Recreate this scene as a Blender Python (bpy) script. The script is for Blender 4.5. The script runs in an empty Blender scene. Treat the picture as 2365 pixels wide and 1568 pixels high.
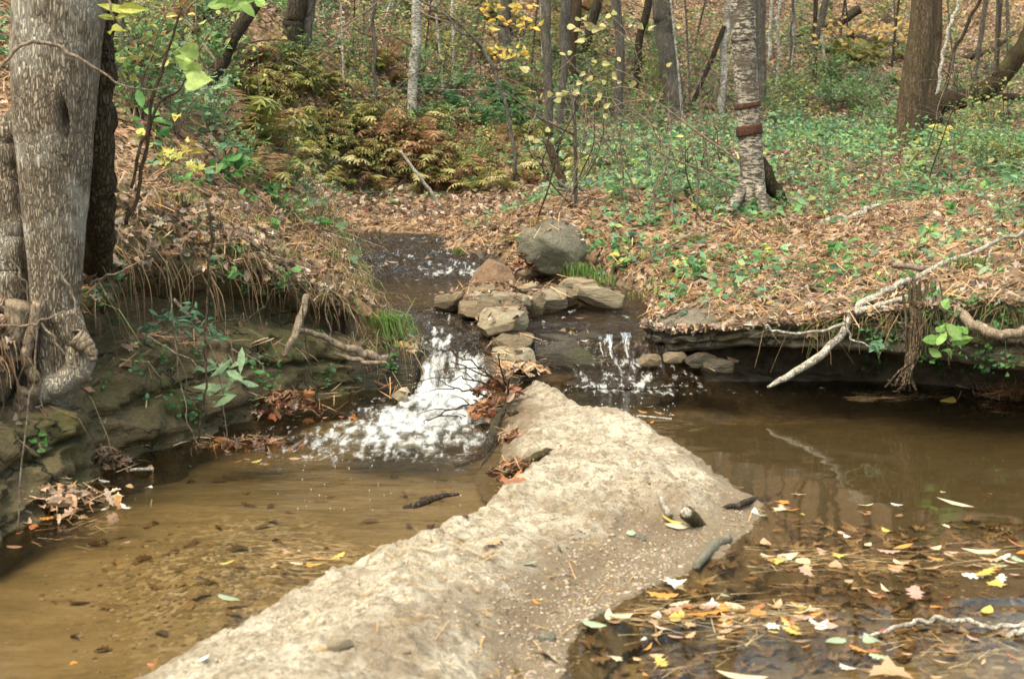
import bpy, math, time
import numpy as np
from mathutils import Vector, noise as mnoise
from mathutils.bvhtree import BVHTree
T0 = time.time()
rng = np.random.default_rng(7)
R = math.radians
scene = bpy.context.scene
COL = scene.collection

# ---------------------------------------------------------------- camera, sky, sun, exposure
CAM_H, PITCH, FPX, CX, CY = 1.70, R(8.5), 3285.0, 1182.5, 784.0
cam_d = bpy.data.cameras.new('camera'); cam = bpy.data.objects.new('camera', cam_d); COL.objects.link(cam)
cam.location = (0, 0, CAM_H); cam.rotation_euler = (R(90) - PITCH, 0, 0)
cam_d.sensor_width = 36; cam_d.lens = 50; cam_d.clip_end = 600; cam_d.clip_start = 0.05
cam_d.dof.use_dof = True; cam_d.dof.focus_distance = 11.0; cam_d.dof.aperture_fstop = 4.5
scene.camera = cam
SUN_EL, SUN_AZ = 64, 222      # azimuth from +Y clockwise: behind the camera, to the left
w = bpy.data.worlds.new("World"); scene.world = w; w.use_nodes = True
nt = w.node_tree; bg = nt.nodes['Background']; sk = nt.nodes.new('ShaderNodeTexSky')
sk.sky_type = 'NISHITA'; sk.sun_disc = False; sk.sun_elevation = R(SUN_EL); sk.sun_rotation = R(SUN_AZ)
sk.air_density = 1.0; sk.dust_density = 4.0; sk.ozone_density = 0.6
tint = nt.nodes.new('ShaderNodeMix'); tint.data_type = 'RGBA'; tint.blend_type = 'MULTIPLY'; tint.inputs[0].default_value = 1; tint.inputs[7].default_value = (1.10, 1.05, .80, 1)   # overcast: far less blue than a clear sky
nt.links.new(sk.outputs[0], tint.inputs[6]); nt.links.new(tint.outputs[2], bg.inputs[0]); bg.inputs[1].default_value = 0.15
sd_ = bpy.data.lights.new('sun', 'SUN'); sun = bpy.data.objects.new('sun', sd_); COL.objects.link(sun)
sd_.energy = .85; sd_.angle = R(45); sd_.color = (1.0, 0.94, 0.80)
az = R(SUN_AZ); el = R(SUN_EL)
sv = Vector((math.sin(az) * math.cos(el), math.cos(az) * math.cos(el), math.sin(el)))
sun.rotation_euler = sv.to_track_quat('Z', 'Y').to_euler()
vs = scene.view_settings; vs.view_transform = 'Standard'; vs.look = 'None'; vs.exposure = 1.76; vs.gamma = 1
scene.cycles.use_denoising = True
scene.cycles.max_bounces = 6; scene.cycles.transparent_max_bounces = 12; scene.cycles.caustics_reflective = False; scene.cycles.caustics_refractive = False
scene.render.use_persistent_data = False

# ---------------------------------------------------------------- helpers
cp, sp = math.cos(PITCH), math.sin(PITCH)
def ray(px, py):
    dx, dy = (px - CX) / FPX, (CY - py) / FPX
    return np.array([dx, cp + dy * sp, -sp + dy * cp])
def at(px, py, d):
    """world point seen at photo position px,py and at distance d along +Y"""
    r = ray(px, py); r = r / r[1] * d
    return np.array([r[0], d, CAM_H + r[2]])
def gz(px, py, z=0.0):
    r = ray(px, py); k = (z - CAM_H) / r[2]
    return np.array([r[0] * k, r[1] * k, z])

def _h(ix, iy, iz, seed):
    n = (ix.astype(np.int64) * 374761393 + iy.astype(np.int64) * 668265263 + iz.astype(np.int64) * 2147483647 + seed * 974634777) & 0xffffffff
    n = ((n ^ (n >> 13)) * 1274126177) & 0xffffffff
    n = ((n ^ (n >> 16)) * 2246822519) & 0xffffffff
    return ((n ^ (n >> 15)) & 0xffffff) / float(0xffffff)
def vn(x, y, z=None, seed=0):
    x = np.asarray(x, float); y = np.asarray(y, float)
    z = np.zeros_like(x) if z is None else np.asarray(z, float)
    ix, iy, iz = np.floor(x), np.floor(y), np.floor(z)
    fx, fy, fz = x - ix, y - iy, z - iz
    fx, fy, fz = [f * f * f * (f * (f * 6 - 15) + 10) for f in (fx, fy, fz)]
    def c(a, b, d): return _h(ix + a, iy + b, iz + d, seed)
    x00 = c(0,0,0) * (1 - fx) + c(1,0,0) * fx; x10 = c(0,1,0) * (1 - fx) + c(1,1,0) * fx
    x01 = c(0,0,1) * (1 - fx) + c(1,0,1) * fx; x11 = c(0,1,1) * (1 - fx) + c(1,1,1) * fx
    return ((x00 * (1 - fy) + x10 * fy) * (1 - fz) + (x01 * (1 - fy) + x11 * fy) * fz) * 2 - 1
def fbm(x, y, z=None, o=4, seed=0, g=0.5):
    a, s, t = 1.0, 0.0, 0.0
    x = np.asarray(x, float); y = np.asarray(y, float); z = np.zeros_like(x) if z is None else np.asarray(z, float)
    for i in range(o):
        s = s + a * vn(x * 2**i, y * 2**i, z * 2**i, seed + i * 17); t += a; a *= g
    return s / t
def worley(x, y, seed=0):
    x = np.asarray(x, float); y = np.asarray(y, float); ix, iy = np.floor(x), np.floor(y); z0 = np.zeros_like(ix); best = np.full(x.shape, 9.)
    for a in (-1, 0, 1):
        for b in (-1, 0, 1):
            px_ = ix + a + _h(ix + a, iy + b, z0, seed); py_ = iy + b + _h(ix + a, iy + b, z0, seed + 7); best = np.minimum(best, (x - px_) ** 2 + (y - py_) ** 2)
    return np.sqrt(best)
def ss(a, b, x):
    t = np.clip((x - a) / (b - a + 1e-9), 0, 1); return t * t * (3 - 2 * t)
def interp(x, xs, ys): return np.interp(x, xs, ys)

def mk(name, V, F, mat, parent=None, origin=None, col=None, smooth=True, attrs=None):
    V = np.asarray(V, np.float32).reshape(-1, 3)
    if not isinstance(F, (list, tuple)): F = [F]
    F = [np.asarray(f, np.int32) for f in F if len(f)]
    if parent is not None: origin = np.array(parent.location)
    if origin is not None: V = V - np.asarray(origin, np.float32)
    me = bpy.data.meshes.new(name)
    me.vertices.add(len(V)); me.vertices.foreach_set('co', V.ravel())
    nl = sum(f.size for f in F); nf = sum(len(f) for f in F)
    me.loops.add(nl); me.polygons.add(nf)
    me.loops.foreach_set('vertex_index', np.concatenate([f.ravel() for f in F]))
    tot = np.concatenate([np.full(len(f), f.shape[1], np.int32) for f in F])
    st = np.concatenate([[0], np.cumsum(tot)[:-1]]).astype(np.int32)
    me.polygons.foreach_set('loop_start', st); me.polygons.foreach_set('loop_total', tot)
    me.polygons.foreach_set('use_smooth', np.full(nf, bool(smooth)))
    me.update(calc_edges=True)
    if col is not None:
        c = np.ones((len(V), 4), np.float32); c[:, :3] = np.asarray(col, np.float32).reshape(-1, 3)
        at_ = me.attributes.new('col', 'FLOAT_COLOR', 'POINT'); at_.data.foreach_set('color', c.ravel())
    for k, v in (attrs or {}).items():
        a = me.attributes.new(k, 'FLOAT', 'POINT'); a.data.foreach_set('value', np.asarray(v, np.float32))
    me.materials.append(mat)
    o = bpy.data.objects.new(name, me); COL.objects.link(o)
    if parent is not None: o.parent = parent
    elif origin is not None: o.location = [float(q) for q in origin]
    return o
def empty(name, loc):
    o = bpy.data.objects.new(name, None); COL.objects.link(o); o.location = [float(q) for q in loc]; o.empty_display_size = .1
    return o
def tag(o, label=None, cat=None, group=None, kind=None):
    if label: o['label'] = label
    if cat: o['category'] = cat
    if group: o['group'] = group
    if kind: o['kind'] = kind
    return o

class MB:
    """collects pieces of one mesh"""
    def __init__(s): s.V = []; s.F = {}; s.C = []; s.n = 0
    def add(s, V, F, col=None):
        V = np.asarray(V, float).reshape(-1, 3)
        F = F if isinstance(F, (list, tuple)) else [F]
        for f in F:
            f = np.asarray(f)
            if len(f): s.F.setdefault(f.shape[1], []).append(f + s.n)
        s.V.append(V); s.n += len(V)
        c = np.ones((len(V), 3)) * .5 if col is None else np.broadcast_to(np.asarray(col, float).reshape(-1, 3), (len(V), 3))
        s.C.append(c); return s
    def build(s, name, mat, parent=None, origin=None, smooth=True):
        return mk(name, np.concatenate(s.V), [np.concatenate(f) for f in s.F.values()], mat, parent, origin, np.concatenate(s.C), smooth)

def catmull(P, m):
    P = np.asarray(P, float); k = len(P)
    if k < 3:
        t = np.linspace(0, 1, m)[:, None]; return P[0] * (1 - t) + P[-1] * t
    Q = np.vstack([2 * P[0] - P[1], P, 2 * P[-1] - P[-2]])
    u = np.linspace(0, k - 1 - 1e-6, m); i = u.astype(int); t = (u - i)[:, None]
    a, b, c, d = Q[i], Q[i + 1], Q[i + 2], Q[i + 3]
    return .5 * ((2 * b) + (-a + c) * t + (2 * a - 5 * b + 4 * c - d) * t * t + (-a + 3 * b - 3 * c + d) * t ** 3)
def tube(P, r, n=8, m=None, wob=0.0, seed=0, closed_end=True, lump=0.0, lscale=6.0):
    P = np.asarray(P, float); r = np.broadcast_to(np.asarray(r, float), (len(P),))
    if m:
        q = catmull(np.column_stack([P, r]), m); P, r = q[:, :3], np.maximum(q[:, 3], 1e-4)
    k = len(P)
    if wob:
        s = np.arange(k) * .37
        P = P + wob * np.stack([vn(s, s * 0 + seed, seed=11), vn(s, s * 0 + seed, seed=12), vn(s, s * 0 + seed, seed=13)], 1) * np.linspace(0.15, 1, k)[:, None]
    Tn = np.gradient(P, axis=0); Tn /= np.linalg.norm(Tn, axis=1)[:, None] + 1e-9
    ref = np.array([1., 0, 0]) if abs(Tn[0][0]) < .9 else np.array([0, 1., 0])
    N = np.zeros_like(P); v = ref
    for i in range(k):
        v = v - Tn[i] * np.dot(v, Tn[i]); v = v / (np.linalg.norm(v) + 1e-9); N[i] = v
    B = np.cross(Tn, N)
    a = np.linspace(0, 2 * np.pi, n, endpoint=False)
    V = P[:, None] + r[:, None, None] * (np.cos(a)[None, :, None] * N[:, None] + np.sin(a)[None, :, None] * B[:, None])
    if lump:
        f = fbm(V[..., 0] * lscale, V[..., 1] * lscale, V[..., 2] * lscale * .4, 4, seed + 5)
        V = P[:, None] + (V - P[:, None]) * (1 + lump * f)[..., None]
    i, j = np.meshgrid(np.arange(k - 1), np.arange(n), indexing='ij'); j2 = (j + 1) % n
    F = np.stack([i * n + j, i * n + j2, (i + 1) * n + j2, (i + 1) * n + j], -1).reshape(-1, 4)
    V = V.reshape(-1, 3); Fs = [F]
    if closed_end:
        c0, c1 = len(V), len(V) + 1; V = np.vstack([V, P[0], P[-1]])
        jj = np.arange(n); Fs.append(np.vstack([np.stack([jj * 0 + c0, (jj + 1) % n, jj], 1), np.stack([jj * 0 + c1, (k - 1) * n + jj, (k - 1) * n + (jj + 1) % n], 1)]))
    return V, Fs
def grid_faces(nr, nc):
    i, j = np.meshgrid(np.arange(nr - 1), np.arange(nc - 1), indexing='ij')
    return np.stack([i * nc + j, i * nc + j + 1, (i + 1) * nc + j + 1, (i + 1) * nc + j], -1).reshape(-1, 4)

# ---------------------------------------------------------------- materials
def newmat(name):
    m = bpy.data.materials.new(name); m.use_nodes = True; t = m.node_tree
    return m, t, t.nodes['Principled BSDF'], t.nodes['Material Output']
def N(t, typ, **k):
    n = t.nodes.new(typ)
    for a, b in k.items(): setattr(n, a, b)
    return n
def coords(t, scale=(1, 1, 1), rot=(0, 0, 0)):
    tc = N(t, 'ShaderNodeTexCoord'); mp = N(t, 'ShaderNodeMapping'); mp.inputs['Scale'].default_value = scale; mp.inputs['Rotation'].default_value = rot
    t.links.new(tc.outputs['Object'], mp.inputs[0]); return mp.outputs[0]
def noise(t, vec, scale, detail=5, rough=.6, dist=0):
    n = N(t, 'ShaderNodeTexNoise'); n.inputs['Scale'].default_value = scale; n.inputs['Detail'].default_value = detail
    n.inputs['Roughness'].default_value = rough; n.inputs['Distortion'].default_value = dist; t.links.new(vec, n.inputs['Vector']); return n.outputs[0]
def voro(t, vec, scale, feature='F1', out=0, rnd=1):
    n = N(t, 'ShaderNodeTexVoronoi'); n.feature = feature; n.inputs['Scale'].default_value = scale; n.inputs['Randomness'].default_value = rnd
    t.links.new(vec, n.inputs['Vector']); return n.outputs[out]
def ramp(t, fac, stops, interp_='LINEAR'):
    r = N(t, 'ShaderNodeValToRGB'); r.color_ramp.interpolation = interp_; e = r.color_ramp.elements
    while len(e) < len(stops): e.new(.5)
    for i, (p, c) in enumerate(stops):
        e[i].position = p; e[i].color = (*c, 1) if len(c) == 3 else c
    t.links.new(fac, r.inputs[0]); return r.outputs[0]
def g3(v): return (v, v, v)
def mix(t, a, b, fac, mode='MIX'):
    m = N(t, 'ShaderNodeMix', data_type='RGBA', blend_type=mode)
    for s, v in ((0, fac), (6, a), (7, b)):
        if isinstance(v, (int, float)): m.inputs[s].default_value = v
        elif isinstance(v, tuple): m.inputs[s].default_value = (*v, 1)
        else: t.links.new(v, m.inputs[s])
    return m.outputs[2]
def math_(t, op, a, b=0.0, c=0.0):
    m = N(t, 'ShaderNodeMath', operation=op)
    for s, v in ((0, a), (1, b), (2, c)):
        if isinstance(v, (int, float)): m.inputs[s].default_value = v
        else: t.links.new(v, m.inputs[s])
    return m.outputs[0]
def bump(t, bs, h, strength=.5, dist=.02, normal=None):
    b = N(t, 'ShaderNodeBump'); b.inputs['Strength'].default_value = strength; b.inputs['Distance'].default_value = dist
    t.links.new(h, b.inputs['Height'])
    if normal is not None: t.links.new(normal, b.inputs['Normal'])
    if bs is not None: t.links.new(b.outputs[0], bs.inputs['Normal'])
    return b.outputs[0]
def attr(t, name, out='Fac'):
    a = N(t, 'ShaderNodeAttribute'); a.attribute_name = name; return a.outputs[out]
def lk(t, a, b): t.links.new(a, b)

def mat_leaf(name, trans=.25, rough=.65, spec=.25):
    m, t, b, o = newmat(name)
    c = attr(t, 'col', 'Color'); v = coords(t); n = noise(t, v, 60, 2)
    c2 = mix(t, c, ramp(t, n, [(.3, g3(.55)), (.75, g3(1.25))]), .7, 'MULTIPLY')
    lk(t, c2, b.inputs['Base Color']); b.inputs['Roughness'].default_value = rough; b.inputs['Specular IOR Level'].default_value = spec
    tr = N(t, 'ShaderNodeBsdfTranslucent'); lk(t, c2, tr.inputs[0]); mx = N(t, 'ShaderNodeMixShader'); mx.inputs[0].default_value = trans
    lk(t, b.outputs[0], mx.inputs[1]); lk(t, tr.outputs[0], mx.inputs[2]); lk(t, mx.outputs[0], o.inputs[0]); return m
def mat_bark(name, dark, light, scale=(1, 1, .25), vs_=16, edge=(.02, .14), strength=.9, moss=0.0, mossc=(.07, .09, .02), patch=None, dist=.03, gap=.45):
    m, t, b, o = newmat(name)
    v = coords(t, scale)
    wv = N(t, 'ShaderNodeVectorMath', operation='ADD'); nz = N(t, 'ShaderNodeTexNoise'); nz.inputs['Scale'].default_value = 7; lk(t, v, nz.inputs['Vector'])
    sc = N(t, 'ShaderNodeVectorMath', operation='SCALE'); sc.inputs['Scale'].default_value = .09; lk(t, nz.outputs['Color'], sc.inputs[0]); lk(t, v, wv.inputs[0]); lk(t, sc.outputs[0], wv.inputs[1])
    d = voro(t, wv.outputs[0], vs_, 'DISTANCE_TO_EDGE')
    e = ramp(t, d, [(edge[0], g3(.35)), (edge[1], g3(1))])
    fn = noise(t, coords(t, (1, 1, scale[2] * .42)), vs_ * .85, 4, .6, .5); fu = ramp(t, math_(t, 'ABSOLUTE', math_(t, 'SUBTRACT', fn, .5)), [(.0, g3(.15)), (.02, g3(.6)), (.05, g3(1))])
    e = math_(t, 'MULTIPLY', e, fu)
    n = noise(t, v, 30, 6, .7); n2 = noise(t, coords(t), 3.0, 4)
    c = mix(t, dark, light, ramp(t, n, [(.3, g3(0)), (.7, g3(1))]))
    c = mix(t, tuple(q * gap for q in dark), c, e)
    if patch: c = mix(t, c, patch, ramp(t, n2, [(.52, g3(0)), (.6, g3(.8))]))
    if moss: c = mix(t, c, mossc, ramp(t, noise(t, coords(t), 2.2, 6, .7), [(.62 - moss * .3, g3(0)), (.72 - moss * .2, g3(1))]))
    lk(t, c, b.inputs['Base Color']); b.inputs['Roughness'].default_value = .9; b.inputs['Specular IOR Level'].default_value = .15
    h = math_(t, 'ADD', math_(t, 'MULTIPLY', e, 1.0), math_(t, 'MULTIPLY', n, .5)); bump(t, b, h, strength, dist); return m
def mat_rock(name, c1, c2, c3, moss=(.06, .07, .02), mossf=.3, layers=0.0, rough=.8, scale=1.0, strength=.8, cracks=0):
    m, t, b, o = newmat(name)
    v = coords(t, (scale, scale, scale * (1 + 5 * layers)))
    n = noise(t, v, 4, 8, .65); n2 = noise(t, v, 26, 6, .75); n3 = noise(t, coords(t), 1.7, 5, .6); cr = voro(t, v, 6, 'DISTANCE_TO_EDGE')
    c = mix(t, c1, c2, ramp(t, n, [(.35, g3(0)), (.65, g3(1))])); c = mix(t, c, c3, ramp(t, n2, [(.5, g3(0)), (.75, g3(.8))]))
    c = mix(t, c, moss, math_(t, 'MULTIPLY', ramp(t, n3, [(.55 - .2 * mossf, g3(0)), (.68 - .1 * mossf, g3(1))]), min(1, mossf * 2)))
    c = mix(t, c, ramp(t, n2, [(.3, g3(.5)), (.6, g3(1.1))]), .6, 'MULTIPLY')
    wv = N(t, 'ShaderNodeVectorMath', operation='ADD'); nz = N(t, 'ShaderNodeTexNoise'); nz.inputs['Scale'].default_value = 3; nz.inputs['Detail'].default_value = 5; lk(t, coords(t, (1, 1, 1.6)), nz.inputs['Vector']); scv = N(t, 'ShaderNodeVectorMath', operation='SCALE'); scv.inputs['Scale'].default_value = .75
    lk(t, nz.outputs['Color'], scv.inputs[0]); lk(t, coords(t, (1, 1, 2.2)), wv.inputs[0]); lk(t, scv.outputs[0], wv.inputs[1])
    crk = ramp(t, voro(t, wv.outputs[0], cracks, 'DISTANCE_TO_EDGE'), [(.0, g3(0)), (.03, g3(1))]) if cracks else None
    if cracks: crk = math_(t, 'MAXIMUM', crk, ramp(t, noise(t, coords(t), 2.3, 4), [(.42, g3(0)), (.56, g3(1))]))
    if cracks: c = mix(t, (.02, .015, .01), c, crk)
    lk(t, c, b.inputs['Base Color']); b.inputs['Roughness'].default_value = rough; b.inputs['Specular IOR Level'].default_value = .35
    h = math_(t, 'ADD', math_(t, 'MULTIPLY', n, 1.2), math_(t, 'MULTIPLY', n2, .4))
    if cracks: h = math_(t, 'ADD', h, math_(t, 'MULTIPLY', crk, .8))
    bump(t, b, h, strength, .03); return m

M = {}
M['leaf'] = mat_leaf('dry_leaf', .2); M['green'] = mat_leaf('green_leaf', .35, .5, .35); M['wetleaf'] = mat_leaf('wet_leaf', .1, .35, .5)
M['needle'] = mat_leaf('pine_needle', .1)
M['bark_near'] = mat_bark('furrowed_bark', (.24, .19, .14), (.46, .40, .32), (1, 1, .22), 76, (.0, .20), 1.0, patch=(.47, .44, .38), dist=.018, gap=.36)
M['bark_side'] = mat_bark('dark_mossy_bark', (.048, .036, .022), (.12, .09, .058), (1, 1, .35), 44, (.0, .15), 1.0, moss=.3, mossc=(.05, .05, .022), dist=.02)
M['bark_grey'] = mat_bark('grey_bark', (.085, .075, .062), (.24, .22, .195), (1, 1, .2), 62, (0, .12), .7, moss=.25, mossc=(.09, .10, .05), dist=.02)
M['bark_dark'] = mat_bark('dark_bark', (.04, .03, .022), (.14, .11, .085), (1, 1, .2), 62, (0, .14), .8, moss=.3, mossc=(.075, .065, .035), dist=.02)
M['bark_brown'] = mat_bark('brown_bark', (.07, .05, .032), (.20, .15, .10), (1, 1, .2), 62, (0, .14), .8, moss=.35, mossc=(.08, .075, .03), dist=.02)
M['bark_moss'] = mat_bark('mossy_bark', (.030, .023, .014), (.085, .062, .038), (1, 1, .6), 40, (0, .14), .8, moss=.35, mossc=(.075, .075, .026), dist=.015)
M['root'] = mat_bark('root_bark', (.13, .10, .07), (.36, .29, .22), (1, 1, .5), 42, (0, .08), .5, dist=.008, gap=.7)
M['deadwood'] = mat_bark('pale_dead_wood', (.13, .11, .08), (.64, .61, .54), (1, 1, 1), 42, (0, .10), .5, dist=.008, gap=.6)
M['twig'] = mat_bark('twig_bark', (.10, .075, .055), (.30, .24, .19), (1, 1, 1), 30, (0, .05), .3, dist=.005)
M['twig_dark'] = mat_bark('dark_twig_bark', (.03, .02, .015), (.10, .07, .05), (1, 1, 1), 30, (0, .05), .3, dist=.005)
def mat_birch(name, base, darkc, lim):
    m, t, b, o = newmat(name)
    v = coords(t, (1, 1, 3.2)); v2 = coords(t)
    n = noise(t, v, 16, 7, .75); n2 = noise(t, v2, 4.5, 6, .7); n3 = noise(t, coords(t, (1, 1, 6)), 28, 5, .7)
    c = mix(t, darkc, base, ramp(t, n, [(lim, g3(0)), (lim + .07, g3(1))]))
    c = mix(t, c, tuple(q * 1.6 for q in darkc), ramp(t, n2, [(.50, g3(0)), (.60, g3(.9))]))
    c = mix(t, c, ramp(t, n3, [(.3, g3(.55)), (.65, g3(1.1))]), .8, 'MULTIPLY')
    lk(t, c, b.inputs['Base Color']); b.inputs['Roughness'].default_value = .8
    bump(t, b, math_(t, 'ADD', n, n3), .9, .02); return m
M['birch'] = mat_birch('birch_bark', (.50, .46, .38), (.06, .046, .034), .475)
M['birch_far'] = mat_birch('pale_birch_bark', (.60, .58, .52), (.10, .085, .07), .44)
M['band'] = mat_bark('brown_inner_bark', (.05, .026, .018), (.11, .055, .037), (1, 1, 1.5), 40, (0, .05), .5, dist=.005)
M['boulder'] = mat_rock('boulder_stone', (.10, .095, .07), (.17, .16, .12), (.25, .24, .19), moss=(.10, .10, .045), mossf=.25, scale=2.2)
M['brownrock'] = mat_rock('brown_stone', (.15, .09, .055), (.23, .145, .09), (.30, .21, .14), mossf=.0, scale=2.5)
M['slab'] = mat_rock('pale_slab_stone', (.20, .165, .11), (.33, .285, .20), (.43, .385, .28), moss=(.17, .13, .07), mossf=.25, layers=.6, scale=4)
M['slabdark'] = mat_rock('brown_slab_stone', (.13, .095, .06), (.22, .175, .11), (.34, .29, .20), moss=(.10, .08, .04), mossf=.35, layers=.6, scale=4)
M['wetrock'] = mat_rock('wet_rock', (.028, .022, .016), (.06, .048, .034), (.10, .085, .065), mossf=.25, layers=1, rough=.25, scale=1.5)
M['ledge'] = mat_rock('ledge_rock', (.075, .06, .04), (.19, .165, .125), (.32, .29, .235), moss=(.10, .085, .035), mossf=.6, layers=1.0, scale=1.3, strength=1, cracks=3.2)
M['bank'] = mat_rock('bank_earth', (.10, .073, .036), (.165, .122, .064), (.24, .185, .105), moss=(.095, .09, .032), mossf=.45, layers=.35, rough=.9, scale=1.6, strength=1, cracks=2.6)

def mat_ground():
    m, t, b, o = newmat('forest_floor'); v = coords(t)
    cell = N(t, 'ShaderNodeTexVoronoi'); cell.inputs['Scale'].default_value = 17; lk(t, v, cell.inputs['Vector'])
    sx = N(t, 'ShaderNodeSeparateColor'); lk(t, cell.outputs['Color'], sx.inputs[0])
    leafc = ramp(t, sx.outputs[0], [(0, (.05, .032, .018)), (.35, (.13, .08, .045)), (.6, (.22, .14, .08)), (.85, (.32, .21, .13)), (1, (.42, .31, .21))])
    n = noise(t, v, 1.1, 6, .65); n2 = noise(t, v, 40, 4, .7)
    leafc = mix(t, leafc, (.05, .035, .02), ramp(t, n, [(.5, g3(0)), (.7, g3(.7))]))
    rock = mix(t, (.05, .038, .026), (.13, .105, .08), ramp(t, noise(t, v, 9, 7), [(.35, g3(0)), (.65, g3(1))]))
    peb = N(t, 'ShaderNodeTexVoronoi'); peb.inputs['Scale'].default_value = 34; lk(t, v, peb.inputs['Vector'])
    sp_ = N(t, 'ShaderNodeSeparateColor'); lk(t, peb.outputs['Color'], sp_.inputs[0])
    pebc = ramp(t, sp_.outputs[0], [(0, (.09, .065, .035)), (.4, (.21, .155, .09)), (.75, (.34, .27, .17)), (.95, (.52, .46, .36))])
    sand = mix(t, (.185, .145, .085), (.27, .215, .135), ramp(t, noise(t, coords(t, (1, 3, 1)), 2.6, 6), [(.35, g3(0)), (.65, g3(1))]))
    sand = mix(t, sand, (.10, .07, .04), ramp(t, noise(t, coords(t, (1, 2, 1)), 3.3, 6, .7), [(.56, g3(0)), (.66, g3(.75))]))
    sand = mix(t, sand, mix(t, (.040, .031, .018), (.10, .080, .048), noise(t, v, 8, 6, .7)), attr(t, 'bedshade'))  # dark reflection and depth of the right pool, painted into the bed colour
    sand = mix(t, sand, pebc, attr(t, 'pebbly'))
    c = mix(t, leafc, rock, attr(t, 'rock')); c = mix(t, c, sand, attr(t, 'sand'))
    lk(t, c, b.inputs['Base Color']); b.inputs['Roughness'].default_value = .9; b.inputs['Specular IOR Level'].default_value = .2
    bump(t, b, math_(t, 'ADD', math_(t, 'MULTIPLY', cell.outputs['Distance'], .6), math_(t, 'MULTIPLY', n2, .6)), .6, .03); return m
M['ground'] = mat_ground()
def mat_sand():
    m, t, b, o = newmat('sand'); v = coords(t)
    n = noise(t, v, 130, 4, .8); n2 = noise(t, v, 5, 6, .65); n3 = noise(t, v, 24, 5, .7)
    g = N(t, 'ShaderNodeNewGeometry'); sx = N(t, 'ShaderNodeSeparateXYZ'); lk(t, g.outputs['Position'], sx.inputs[0])
    dry = mix(t, (.46, .40, .305), (.67, .612, .50), ramp(t, n2, [(.38, g3(0)), (.56, g3(1))]))
    dry = mix(t, dry, (.24, .18, .115), ramp(t, n3, [(.52, g3(0)), (.62, g3(.8))]))
    dry = mix(t, dry, (.33, .26, .175), ramp(t, noise(t, coords(t, (1, 1.6, 1)), 11, 6, .75, .8), [(.50, g3(0)), (.60, g3(.75))]))
    dry = mix(t, dry, ramp(t, n, [(.3, g3(.5)), (.7, g3(1.25))]), .85, 'MULTIPLY')
    wz = math_(t, 'ADD', sx.outputs[2], math_(t, 'MULTIPLY', math_(t, 'SUBTRACT', n2, .5), .05))
    wet = ramp(t, wz, [(.0, g3(1)), (.045, g3(.9)), (.085, g3(0))])
    wet = math_(t, 'MAXIMUM', wet, attr(t, 'wetm'))
    c = mix(t, dry, mix(t, (.20, .155, .10), (.30, .24, .165), n2), wet)
    c = mix(t, c, mix(t, (.13, .085, .05), (.25, .18, .11), n3), attr(t, 'soil_shade'))
    lk(t, c, b.inputs['Base Color'])
    lk(t, ramp(t, wet, [(0, g3(.95)), (1, g3(.5))]), b.inputs['Roughness']); b.inputs['Specular IOR Level'].default_value = .25
    bump(t, b, math_(t, 'ADD', math_(t, 'MULTIPLY', n3, 1.2), math_(t, 'MULTIPLY', n, .45)), 1.0, .03); return m
M['sand'] = mat_sand()
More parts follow.
